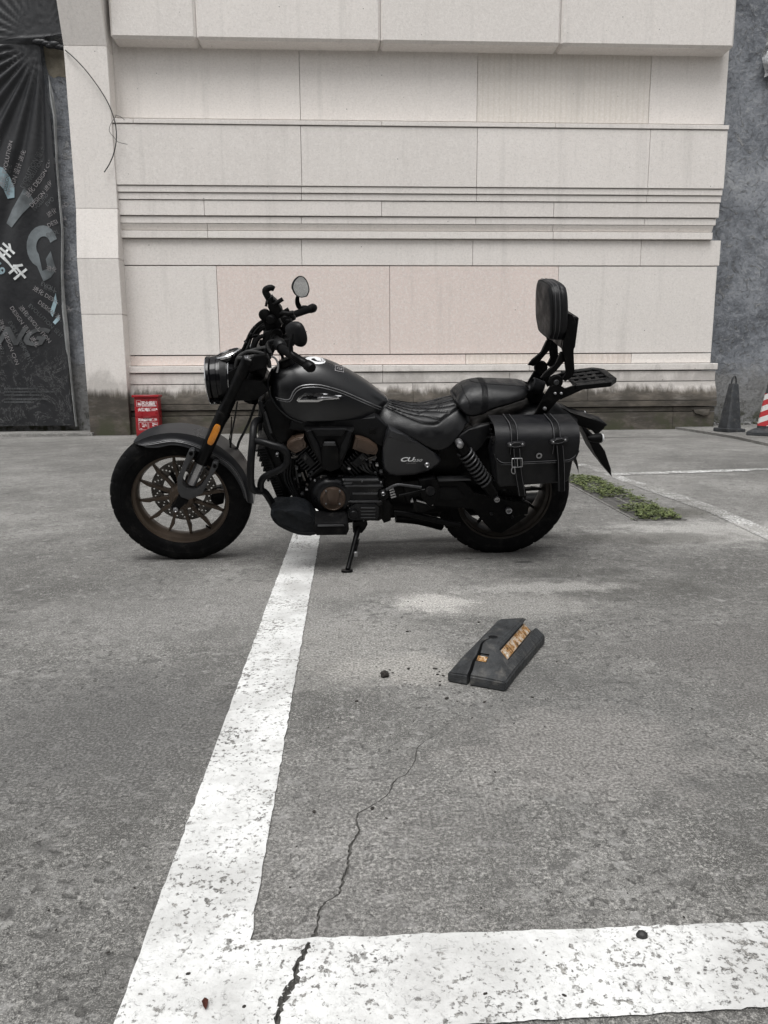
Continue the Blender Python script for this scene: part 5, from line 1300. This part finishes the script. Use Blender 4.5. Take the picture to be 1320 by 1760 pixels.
# ---- gear linkage, foot peg, swing arm
gl = bmesh.new(); add_tube(gl, [T(664, 842, -.215), T(681, 833.5, -.22), T(700, 834.5, -.22), T(724, 838, -.22)], [.007, .006, .006, .007], 8, smooth=4); lk = part('gear_linkage', gl, 'grey')
tube('gear_rod', [T(686, 852, -.21), T(705, 848, -.21), T(730, 842, -.21)], .007, 'metalblk', lk)
drum('linkage_boss', 658.6, 848.5, -.2, [(0, .026), (.012, .026), (.018, .022), (.018, .012), (.022, .0105), (.022, 0)], 'metalblk', lk, 24)
bolt('linkage_bolt', 658.6, 848.5, -.222, .0095, 'silver', lk, .006)
for k in range(4): slab('linkage_fin', [(668.5+k*1.0, 842+k*4.2), (676+k*1.4, 839+k*4.3), (677+k*1.4, 841.3+k*4.3), (669.5+k*1.0, 844.3+k*4.2)], -.215, -.19, 'silver', lk, .001)
pg = bmesh.new(); add_tube(pg, [T(738, 842, -.16), T(739, 843, -.20), T(740, 845, -.30)], [.014, .02, .019], 12); fp = part('foot_peg', pg, 'rubber')
for k in range(6): drum('peg_ring', 739+k*.2, 843+k*.35, -.20-k*.017, [(0, .02), (.004, .0225), (.008, .0225), (.010, .02)], 'rubber', fp, 14)
slab('peg_bracket', [(720, 826), (748, 822), (756, 838), (752, 864), (738, 872), (724, 856)], -.19, -.12, 'metalblk', fp, .006)
sw = slab('swing_arm', [(690, 826), (750, 822), (800, 826), (812, 848), (850, 858), (886, 860), (910, 866), (908, 884), (880, 892), (850, 878), (790, 872), (740, 868), (700, 866)], -.135, -.095, 'metalblk', bev=.008)
slab('swing_arm_plate', [(750, 838), (786, 838), (800, 856), (770, 860), (750, 856)], -.142, -.13, 'plastic', sw, .003)
slab('belt_guard', [(752, 823.5), (806, 822.5), (812, 826), (752, 828)], -.15, -.11, 'grey', sw, .002)
slab('belt_guard_lower', [(800, 842), (870, 866), (905, 888), (880, 905), (862, 917), (846, 914), (826, 892), (806, 868)], -.112, -.10, 'metalblk', sw, .004)
tube('lower_frame_rail', [T(676, 880, -.14), T(706, 884, -.14), T(745, 893, -.13), T(790, 903, -.12)], .0145, 'metalblk', sw)
tube('lower_frame_rail', [T(680, 888, .05), T(720, 892, .05), T(760, 902, .06)], .03, 'metalblk', sw)
slab('link_plate', [(708, 862), (720, 860), (746, 868), (748, 874), (730, 880), (712, 880)], -.15, -.12, 'metalblk', sw, .004)
slab('link_edge', [(716, 859.5), (745, 867), (744, 869.5), (716, 862)], -.158, -.145, 'silver', sw, .001)
slab('link_tab', [(706, 861), (709, 857), (711, 863), (706, 864)], -.158, -.145, 'silver', sw, .001)
muf = bmesh.new(); add_tube(muf, [T(560, 895, .20), T(680, 880, .22), T(740, 872, .24), T(960, 862, .26)], [.025, .028, .052, .055], 20); part('exhaust_silencer', muf, 'metalblk')
bolt('axle_nut', 874, 877, -.142, .0145, 'silver', sw, .014); bolt('adjuster_bolt', 844.5, 883, -.138, .006, 'grey', sw); bolt('adjuster_bolt', 880, 887.5, -.138, .006, 'grey', sw); bolt('adjuster_bolt', 899.5, 859, -.138, .006, 'grey', sw)

# ---- shock absorbers
for s in (-1, 1):
    def S(p): return p if s < 0 else mir(p)
    a, b = T(791, 765, -.175), T(852, 855, -.16); d = (b-a); L = d.length; d.normalize(); u = d.orthogonal().normalized(); v = d.cross(u)
    bm = bmesh.new(); add_tube(bm, [S(a), S(a+d*L*.12), S(a+d*L*.13)], [.026, .028, .016], 16); add_tube(bm, [S(a), S(b)], .012, 12)
    add_tube(bm, [S(a+d*L*.66), S(a+d*L*.67), S(b-d*.02)], [.016, .031, .024], 16); sh = part('shock_absorber', bm, 'metalblk')
    pts = [S(a+d*(L*.10+L*.60*k/130)+(u*math.cos(k/130*2*PI*9)+v*math.sin(k/130*2*PI*9))*.031) for k in range(131)]
    part('shock_spring', add_tube(bmesh.new(), pts, .0050, 8), 'grey', sh)
    n_ = (0, -1, 0) if s < 0 else (0, 1, 0)
    part('shock_bolt', add_lathe(bmesh.new(), [(.03, 0), (.029, .008), (.024, .0145), (.012, .0165), (-.02, .0165), (-.02, 0)], S(T(789.6, 762, -.19)), n_, 18), 'silver', sh)
    part('shock_bolt', add_lathe(bmesh.new(), [(.012, 0), (.012, .006), (.018, .008), (.018, .0125), (-.02, .0135), (-.02, 0)], S(T(853, 856.5, -.17)), n_, 18), 'silver', sh)
slab('shock_cover', [(783, 757), (790, 748), (806, 739), (826, 731), (842, 729), (846, 744), (826, 762), (812, 790), (800, 772), (788, 770)], -.165, -.13, 'plastic2', bev=.012, seg=3)

# ---- rear fender and tail
tail_top = [(806, 724), (822, 711), (848, 703), (876, 696.5), (904, 688.5), (930, 684), (955, 691), (985, 709)]
tail_low = [(806, 732), (822, 731), (848, 729), (876, 726), (904, 722), (930, 720), (955, 724), (985, 738)]
rows = shell([(a, .02, b, .105) for a, b in zip(tail_top, tail_low)], 50, 24, 2.6, 2.0)
bm = bmesh.new(); V = add_grid(bm, rows); bm.faces.new(V[0][::-1]); bm.faces.new(V[-1]); rf = part('rear_fender', bm, 'plastic2', None, 60)
crown = spline([T(x, y, 0) for x, y in ((820, 735), (860, 722), (905, 720), (945, 728), (968, 742), (982, 770), (985, 792))], 5); bm = bmesh.new(); rows = []
for p in crown:
    rows.append([Vector((p.x, -.1*math.cos(PI*j/14), p.z-.035*(1-math.sin(PI*j/14))**.8)) for j in range(15)])
add_grid(bm, rows); bmesh.ops.solidify(bm, geom=bm.faces[:], thickness=.004); part('inner_fender', bm, 'plastic', rf, 60)
slab('tail_boom', [(960, 700), (972, 703), (986, 713), (1013, 719), (1040, 727), (1045, 731), (1036, 735.5), (1030, 745), (1024, 747), (1013, 735), (998, 732), (980, 726), (966, 720)], -.05, .05, 'plastic', rf, .006)
slab('plate_holder', [(1000, 734), (1010, 738), (1020, 750), (1032, 764), (1040, 775), (1050, 806), (1052, 820), (1046, 812), (1034, 797), (1023, 781), (1012, 757)], -.07, .07, 'plastic', rf, .003)
for s, (x, y) in ((-1, (1033.5, 753)), (1, (1003, 713.2))):
    c = T(x, y, s*.11); bm = bmesh.new(); add_lathe(bm, [(0, .021), (-.012, .0235), (-.045, .018), (-.062, .008), (-.064, 0)], c, (1, 0, 0), 20); sg = part('turn_signal', bm, 'plastic', rf)
    part('signal_lens', add_lathe(bmesh.new(), [(-.002, .0215), (.006, .019), (.011, .010), (.0125, 0)], c, (1, 0, 0), 20), 'sticker', rf)
    bm = bmesh.new(); add_tube(bm, [c+Vector((-.035, 0, 0)), Vector((c.x-.05, s*.04, c.z+.012))], .010, 10); part('signal_stalk', bm, 'plastic', rf)

# ---- backrest, rack and their brackets
P0 = T(956, 588, -.13); P1 = T(972, 495, -.12)
bx0 = T(947.5, 540, -.135).x; bx1 = T(977.5, 540, -.135).x
zb_, zt_ = T(960, 588, -.12).z, T(960, 491, -.12).z; zs = T(935, 574, .1).z
def pad_outline(w, zb, zt, rt, sh):
    pts = [(-w*.55, zb), (w*.55, zb), (w*.80, zb+sh*.35), (w*.98, zb+sh), (w*1.02, zb+(zt-zb)*.5), (w*.96, zt-rt*1.1), (w*.80, zt-rt*.3), (w*.5, zt), (-w*.5, zt), (-w*.80, zt-rt*.3), (-w*.96, zt-rt*1.1), (-w*1.02, zb+(zt-zb)*.5), (-w*.98, zb+sh), (-w*.80, zb+sh*.35)]
    return [(p.x, p.y) for p in spline([(a, b, 0) for a, b in pts], 5, True)]
ol = pad_outline(.135, zb_, zt_, .05, .055); cz = (zb_+zt_)/2
lean = -.10
def ring_(x, k): return [Vector((x+(z-cz)*lean, y*k, cz+(z-cz)*k)) for y, z in ol]
bt = bx1-bx0
bm = bmesh.new(); V = add_grid(bm, [ring_(bx0, .60), ring_(bx0+.001, .80), ring_(bx0+.003, .90), ring_(bx0+.009, .955), ring_(bx0+.02, .985), ring_(bx0+bt*.45, 1), ring_(bx0+bt*.60, 1.0), ring_(bx0+bt*.63, .985), ring_(bx0+bt*.66, 1.0), ring_(bx0+bt*.85, 1.0), ring_(bx1-.006, .98), ring_(bx1, .93)], True)
bm.faces.new(V[0][::-1]); bm.faces.new(V[-1]); brs = part('backrest_pad', bm, 'leather', None, 45)
tube('pad_seam', ring_(bx0+.0085, .958)[:], .0018, 'plastic', brs, 6, 0, True)
for k, x in ((1.006, bx0+bt*.26), (1.006, bx0+bt*.5)): tube('pad_stitching', ring_(x, k), .0011, 'thread', brs, 5, 0, True)
for s in (-1, 1):
    def S(p): return p if s < 0 else mir(p)
    def sl2(name, pxs, y0, y1, mat='metalblk', par=None, bev=.003):
        bm = bmesh.new(); pts = [S(T(x, y, y0)) for x, y in pxs]; add_prism(bm, pts, [Vector((p.x, -y1*s if s > 0 else y1, p.z)) for p in pts], bev); return part(name, bm, mat, par)
    ub = sl2('backrest_bracket', [(977, 539), (984, 541), (989.5, 552), (989, 575), (986, 604), (988, 640), (984, 648), (972, 656), (966, 652), (975, 640), (972, 618), (966, 600), (968, 588), (975, 570)], -.128, -.112)
    sl2('hinge_arm', [(964, 606), (972, 604), (970, 622), (952, 642), (940, 652), (930, 650), (938, 640), (955, 628)], -.118, -.100, par=ub)
    c = S(T(941, 655 if s < 0 else 655, -.125)); 
    part('hinge_knob', add_lathe(bmesh.new(), [(-.012, 0), (-.012, .028), (-.006, .031), (.006, .031), (.012, .026), (.012, 0)], S(T(955, 656, -.12)), (0, 1, 0), 20), 'metalblk', ub)
    part('hinge_bolt', add_lathe(bmesh.new(), [(.016, 0), (.016, .010), (.010, .014), (0, .014)], S(T(955, 656, -.12)), (0, -1 if s < 0 else 1, 0), 14), 'grey', ub)
    sl2('rack_bracket', [(946, 664), (958, 660), (972, 668), (966, 684), (956, 690), (938, 714), (917, 716), (934, 684)], -.135, -.122, par=ub)
    for x, y, r_ in ((954, 676, .006), (964.4, 676, .006), (936, 702, .0085)):
        part('bracket_bolt', add_lathe(bmesh.new(), [(.008, 0), (.007, r_*.5), (.004, r_), (-.006, r_), (-.006, 0)], S(T(x, y, -.136)), (0, -1 if s < 0 else 1, 0), 12), 'silver', ub)
bm = bmesh.new(); a, b = T(986, 552, -.12), T(986, 552, -.12); add_tube(bm, [Vector((a.x-.006, -.12, a.z)), Vector((a.x-.006, .12, a.z))], .011, 12); part('backrest_crossbar', bm, 'metalblk')
bm = bmesh.new(); add_box(bm, bx1-.004, T(982, 548, 0).x, -.1, .1, T(982, 600, -.1).z, T(982, 545, -.1).z, .006); part('backrest_plate', bm, 'metalblk')
# rack tray: flat bars round a slotted middle
r0, r1 = T(992, 660, -.10), T(1057, 652, -.10); zr_ = (r0.z+r1.z)/2
def rk(x, y, z=0): return Vector((r0.x+(r1.x-r0.x)*x, y, r0.z+(r1.z-r0.z)*x+z))
def flat_bar(bm, pts, w, h):
    for a, b in zip(pts, pts[1:]):
        d = (b-a); d.z = 0; d.normalize(); n_ = Vector((-d.y, d.x, 0))*w/2
        add_prism(bm, [a-n_-d*w*.2, b-n_+d*w*.2, b+n_+d*w*.2, a+n_-d*w*.2], [p+Vector((0, 0, -h)) for p in (a-n_-d*w*.2, b-n_+d*w*.2, b+n_+d*w*.2, a+n_-d*w*.2)], .003, 1)
bm = bmesh.new(); flat_bar(bm, [rk(0, -.10), rk(.82, -.105), rk(1, -.07), rk(1, .07), rk(.82, .105), rk(0, .10)], .034, .024); rack = part('luggage_rack', bm, 'metalblk')
for y in (-.055, 0, .055):
    bm = bmesh.new(); flat_bar(bm, [rk(0, y, -.003), rk(.97, y, -.003)], .022, .014); part('rack_slat', bm, 'metalblk', rack)
for x in (0, .22, .44, .66):
    bm = bmesh.new(); flat_bar(bm, [rk(x, -.09, -.006), rk(x+.08, .09, -.006)], .02, .012); part('rack_crossbar', bm, 'metalblk', rack)
for y in (-.10, .10):
    bm = bmesh.new(); a, b = rk(0.02, y), T(956, 684, -.11); add_prism(bm, [a+Vector((0, -.008, .0)), a+Vector((.05, -.008, -.012)), Vector((b.x+.02, y-.008, b.z-.01)), Vector((b.x-.005, y-.008, b.z+.025))],
        [a+Vector((0, .008, .0)), a+Vector((.05, .008, -.012)), Vector((b.x+.02, y+.008, b.z-.01)), Vector((b.x-.005, y+.008, b.z+.025))], .003); part('rack_strut', bm, 'metalblk', rack)
# round tube ended lamp housing behind the pillion
c0, c1 = T(914, 661, -.07), T(932, 667, -.07); d = (c1-c0).normalized()
bm = bmesh.new(); add_lathe(bm, [(0, .0), (.004, .022), (-.004, .0275), (0, .0325), (.012, .033), (.05, .031), (.06, 0)], c0, d, 24); part('lamp_socket', bm, 'plastic2')
slab('lamp_mount', [(906, 664), (916, 672), (936, 676), (940, 690), (916, 694), (906, 684)], -.06, .06, 'metalblk', bev=.006)

# ---- saddlebag
yo, yi = -.325, -.15
xl, xr = T(851, 765, yo).x, T(996, 765, yo).x
ztop = T(915, 719, -.20).z; zlow = T(930, 797, yo).z
rl = .05; K = []
for k in range(9): a = PI/2*k/8; K.append((yo+.085*(1-math.sin(a))*1.0, ztop-.085*(1-math.sin(PI/2-0))*0-.085*(1-math.cos(PI/2-a))))
def prof(zb, out=0.0):
    pts = [(yo-out, zb)]
    zs0 = ztop-.075
    for k in range(7): pts.append((yo-out, zb+(zs0-zb)*(k+1)/8))
    for k in range(9):
        a = PI/2*k/8; pts.append((yo+.075-(.075+out)*math.cos(a), zs0+(.075+out)*math.sin(a)))
    pts += [(yi, ztop+out)]
    return pts
rows = []; nx = 40
for i in range(nx+1):
    u = i/nx; x = xl+(xr-xl)*u; e = min(u, 1-u)*(xr-xl)
    zb = zlow + (rl-math.sqrt(max(0, rl*rl-(rl-e)**2)) if e < rl else 0) + .012*(u-.3)
    sag = .006*math.sin(u*PI)
    tilt = .010*(1-u)
    rows.append([Vector((x-(.006 if 0 else 0), y, z+ (0 if z < zlow+.02 else sag*0))) for y, z in prof(zb)])
bm = bmesh.new(); add_grid(bm, rows); bmesh.ops.recalc_face_normals(bm, faces=bm.faces); bmesh.ops.solidify(bm, geom=bm.faces[:], thickness=.005)
bag = slab('saddlebag', [(856, 772), (980, 768), (986, 790), (979, 826), (972, 830), (860, 838), (855, 832), (852, 790)], -.318, yi, 'leather', None, .012, 0, 3)
part('bag_lid', bm, 'leather', bag, 60)
edge_ = [r[0]+Vector((0, -.003, .0)) for r in rows]
tube('lid_edge', edge_, .0035, 'leather', bag, 6, 0)
tube('lid_stitching', [Vector((p.x*.985+.015*(xl+xr)/2, yo-.0055, p.z+.010)) for p in edge_[1:-1]], .0011, 'thread', bag, 5, 0)
def strap(xm, tails, w=.034):
    rowsS = []
    path = prof(zlow+.045, .004)[::-1]
    ctr = [Vector((xm, y, z)) for y, z in path]
    bm = bmesh.new()
    rr = [[p+Vector((-w/2, 0, 0)), p+Vector((-w*.25, -.0008, .0004)), p+Vector((w*.25, -.0008, .0004)), p+Vector((w/2, 0, 0))] for p in ctr]
    add_grid(bm, rr); bmesh.ops.solidify(bm, geom=bm.faces[:], thickness=-.0035); s_ = part('bag_strap', bm, 'leather', bag, 50)
    for q in (-w*.38, w*.38): tube('strap_stitching', [p+Vector((q, -.0022, .0012)) for p in ctr], .0010, 'thread', bag, 5, 0)
    return ctr
def keeper(x, y, w, rot):
    c = T(x, y, yo-.012); bm = bmesh.new(); ring = []
    for k in range(28):
        t_ = 2*PI*k/28; ex_, ez_ = math.cos(t_), math.sin(t_); rr_ = w/2
        px_, pz_ = rr_*math.copysign(abs(ex_)**.8, ex_), .0125*math.copysign(abs(ez_)**.6, ez_)*(1.0-.35*(abs(ex_) > .35)*(abs(ex_) < .6))
        ring.append(Vector((c.x+px_*math.cos(rot)-pz_*math.sin(rot), 0, c.z+px_*math.sin(rot)+pz_*math.cos(rot))))
    add_prism(bm, [Vector((p.x, yo-.015, p.z)) for p in ring], [Vector((p.x, yo-.001, p.z)) for p in ring], .002, 1); part('strap_keeper', bm, 'leather', bag)
    tube('keeper_stitching', [Vector((c.x+(p.x-c.x)*.86, yo-.0155, c.z+(p.z-c.z)*.75)) for p in ring], .0009, 'thread', bag, 5, 0, True)
    for s in (-1, 1):
        q = Vector((c.x+s*w*.32*math.cos(rot), yo-.016, c.z+s*w*.32*math.sin(rot))); part('rivet', add_sphere(bmesh.new(), q, .0048, 2, (1, .6, 1)), 'silver', bag)
def hang(pts, w=.034, tip=True):
    c = [T(x, y, yo-.012) for x, y in pts]; c = spline(c, 6); bm = bmesh.new(); rr = []
    for i, p in enumerate(c):
        k = i/(len(c)-1); ww = w/2*(1 if k < .93 else math.sqrt(max(.05, 1-((k-.93)/.07)**2)))
        y = p.y-.004*math.sin(k*PI); rr.append([Vector((p.x-ww, y, p.z)), Vector((p.x+ww, y, p.z))])
    add_grid(bm, rr); bmesh.ops.solidify(bm, geom=bm.faces[:], thickness=.004); part('bag_strap', bm, 'leather', bag, 50)
    for s in (0, 1): tube('strap_stitching', [r[s]+(r[1-s]-r[s])*.14+Vector((0, -.0048, 0)) for r in rr[1:-1]], .0010, 'thread', bag, 5, 0)
sx1, sx2 = T(884, 757, yo).x, T(958, 750, yo).x
strap(sx1, 0); strap(sx2, 0)
keeper(887.5, 764, .079, math.radians(3)); keeper(961, 757.5, .079, math.radians(10))
hang([(887.5, 768), (888.5, 790), (890, 800)]); hang([(889, 793), (891, 815), (895, 838), (897.5, 853)]); hang([(961.5, 762), (963.5, 790), (964.5, 820), (965, 846)])
def ring_px(name, pxs, r_, mat, yl): tube(name, [T(x, y, yl) for x, y in pxs], r_, mat, bag, 8, 3, True)
ring_px('buckle', [(880, 790), (882, 788.3), (896, 787.8), (897.3, 789.5), (897.5, 800), (896, 802.5), (882, 803), (880.3, 801.5)], .0022, 'silver', yo-.019)
ring_px('strap_ring', [(884, 803), (880, 805), (879.3, 811), (882, 814), (885, 813)], .0020, 'silver', yo-.014)
part('buckle_prong', add_tube(bmesh.new(), [T(889, 789, yo-.021), T(889.5, 802, yo-.021)], .0018, 6), 'silver', bag)
c = T(926.3, 783, yo-.006); part('eyelet', add_lathe(bmesh.new(), [(0, .0125), (.004, .0125), (.005, .0105), (.004, .0075), (0, .007)], c, (0, -1, 0), 24), 'silver', bag); part('eyelet_hole', add_lathe(bmesh.new(), [(.001, .0078), (.0012, 0)], c, (0, -1, 0), 20), 'gloss', bag)
for k in range(12):
    a = T(843.5+k*.55, 738+k*8, -.22); part('end_lacing', add_tube(bmesh.new(), [a+Vector((-.0, -.02, .008)), a+Vector((0, .02, -.006))], .0028, 6), 'leather', bag)

# ---- crash bars with pouch, foot board, side stand
for s in (-1, 1):
    def S(p): return p if s < 0 else mir(p)
    def tq(pts, r_, par=None): return tube('crash_bar', [S(T(x, y, yl)) for x, y, yl in pts], r_, 'plastic2', par, 14, 6)
    cb = tq([(446, 722, -.12), (440, 724, -.17), (436, 734, -.23), (434.5, 756, -.27), (431.5, 790, -.30), (430.5, 818, -.30), (431.5, 834, -.295), (437, 842.5, -.28), (446, 844, -.26), (455, 846, -.235), (466, 862, -.22), (476, 880, -.21), (490, 890, -.16)], .0155)
    tube('crash_bar_loop', [S(T(x, y, yl)) for x, y, yl in ((437, 757, -.265), (452, 760, -.29), (468, 765, -.305), (484, 770, -.31), (492.5, 779, -.31), (493.5, 790, -.31), (489.5, 801, -.31), (478, 809, -.305), (464, 815, -.29), (453, 821, -.28), (448, 832, -.27), (449, 842, -.26))], .0145, 'plastic2', cb, 14, 6)
    if s < 0: bolt('bar_bolt', 476.5, 781, -.14, .008, 'silver', cb)
pch = [(466, 879), (474, 877.5), (490, 878), (506, 877), (520, 880), (531, 885), (540, 896), (544, 906), (543, 920), (528, 920.5), (511, 918.5), (494, 912), (478, 903.5), (468, 893.5), (465, 886)]
pouch = slab('crash_bar_pouch', pch, -.31, -.17, 'bagcloth', None, .016, 3, 4)
slab('pouch_flap', [(489, 879.5), (506, 876.5), (520, 879.5), (531, 885), (536, 894), (528, 900), (512, 890), (498, 884)], -.318, -.18, 'bagcloth', pouch, .006, 2)
tube('pouch_piping', [T(x, y, -.312) for x, y in ((467, 889), (478, 900), (494, 908), (511, 914), (528, 916), (541, 915))], .0028, 'plastic', pouch, 6, 5)
tube('zip_pull', [T(510, 918, -.30), T(508.5, 922, -.30), T(509.5, 926.5, -.30), T(511, 926, -.30), T(510.5, 920, -.30)], .0012, 'silver', pouch, 6, 2)
fbd = slab('foot_board', [(541, 899), (592, 898), (598, 902), (600, 912), (596, 920.5), (544, 921.5), (538, 912)], -.33, -.20, 'rubber', None, .010, 0, 3)
slab('foot_board_strip', [(546, 902.5), (590, 902), (592, 905), (546, 905.5)], -.334, -.32, 'grey', fbd, .002)
tube('foot_board_arm', [T(548, 896, -.22), T(580, 890, -.19), T(600, 888, -.15)], .012, 'metalblk', fbd)
tube('crash_bar_foot', [T(488, 886, -.19), T(530, 893, -.19), T(560, 896, -.18), T(596, 893, -.15)], .0135, 'metalblk')
ft = MBI @ G(597, 981, .006); pv = T(617, 903, -.16)
bm = bmesh.new(); add_tube(bm, [pv, pv.lerp(ft, .35), pv.lerp(ft, .97)], [.0145, .0115, .0105], 12); std = part('side_stand', bm, 'metalblk')
gv = (MB3 @ Vector((0, 0, 1))).normalized(); gx = (MB3 @ Vector((1, 0, 0))).normalized(); gy = gv.cross(gx)
bm = bmesh.new(); rg = [ft+gx*(a*.024)+gy*(b*.017) for a, b in ((-1.1, -.6), (-.6, -1), (.6, -1), (1, -.5), (1, .5), (.6, 1), (-.6, 1), (-1.1, .6))]
add_prism(bm, [p-gv*.004 for p in rg], [p+gv*.005 for p in rg], .002, 1); part('stand_foot', bm, 'metalblk', std)
slab('stand_pivot', [(607, 898), (628, 894), (632, 902), (628, 910), (622, 917), (607, 916), (606, 906)], -.175, -.14, 'metalblk', std, .005)
pts = [pv.lerp(ft, .30+.0045*k)+Vector((.012+.006*math.cos(k*1.3), -.006+.006*math.sin(k*1.3), 0)) for k in range(60)]; part('stand_spring', add_tube(bmesh.new(), pts, .0016, 6), 'metalblk', std)
q = pv.lerp(ft, .62); part('stand_tang', add_tube(bmesh.new(), [q+Vector((-.002, -.01, 0)), q+Vector((-.014, -.04, -.02)), q+Vector((-.012, -.045, -.055))], .005, 8), 'metalblk', std)
bm = bmesh.new(); q = pv.lerp(ft, .64)+Vector((.018, 0, 0)); add_box(bm, q.x-.008, q.x+.008, q.y-.006, q.y+.006, q.z-.012, q.z+.012, .002); part('stand_stop', bm, 'silver', std)

# finer fasteners, fins and wiring round the engine
rnd = random.Random(31)
for x, y in ((541, 826), (552, 821), (590, 824.5), (598, 869), (622, 827), (640, 870.5), (654, 861), (655, 829), (649, 874), (600, 893), (625, 893.5), (648, 891), (601, 873.5)):
    bolt('case_bolt', x, y, -.208, .0042, rnd.choice(('silver', 'steel', 'grey')), ck, .006)
for k in range(5):
    x = 486+k*4; tube('wiring', [T(x, 762+k*2, -.12), T(x+6, 790+rnd.uniform(-4, 4), -.14), T(x+3+k, 820, -.15), T(x+14, 846, -.16), T(x+24, 858+k*2, -.16)], rnd.uniform(.003, .006), rnd.choice(('wire', 'plastic', 'casing')), ck, 8)
for k in range(6): tube('wiring', [T(612+k*5, 783+k*2.5, -.15), T(616+k*6, 798, -.165), T(624+k*5, 808+rnd.uniform(-3, 3), -.165), T(640+k*4, 816, -.15)], rnd.uniform(.0025, .005), rnd.choice(('wire', 'casing', 'grey')), ck, 8)
for x, y in ((507, 824), (515, 818), (527, 842), (519, 850), (604, 796), (600, 806), (637, 795), (648, 800), (655, 812), (643, 790), (510, 806)):
    slab('engine_clip', [(x-2.4, y-1.6), (x+2.2, y-1.9), (x+2.6, y+1.5), (x-2, y+1.8)], -.176, -.15, rnd.choice(('silver', 'grey', 'casing')), ck, .0012)
for k in range(9): slab('chain_guard_bolt', [(806+k*9, 846.5+k*1.4), (808+k*9, 846.5+k*1.4), (808+k*9, 848.5+k*1.4), (806+k*9, 848.5+k*1.4)], -.14, -.12, 'casing', sw, .0008)
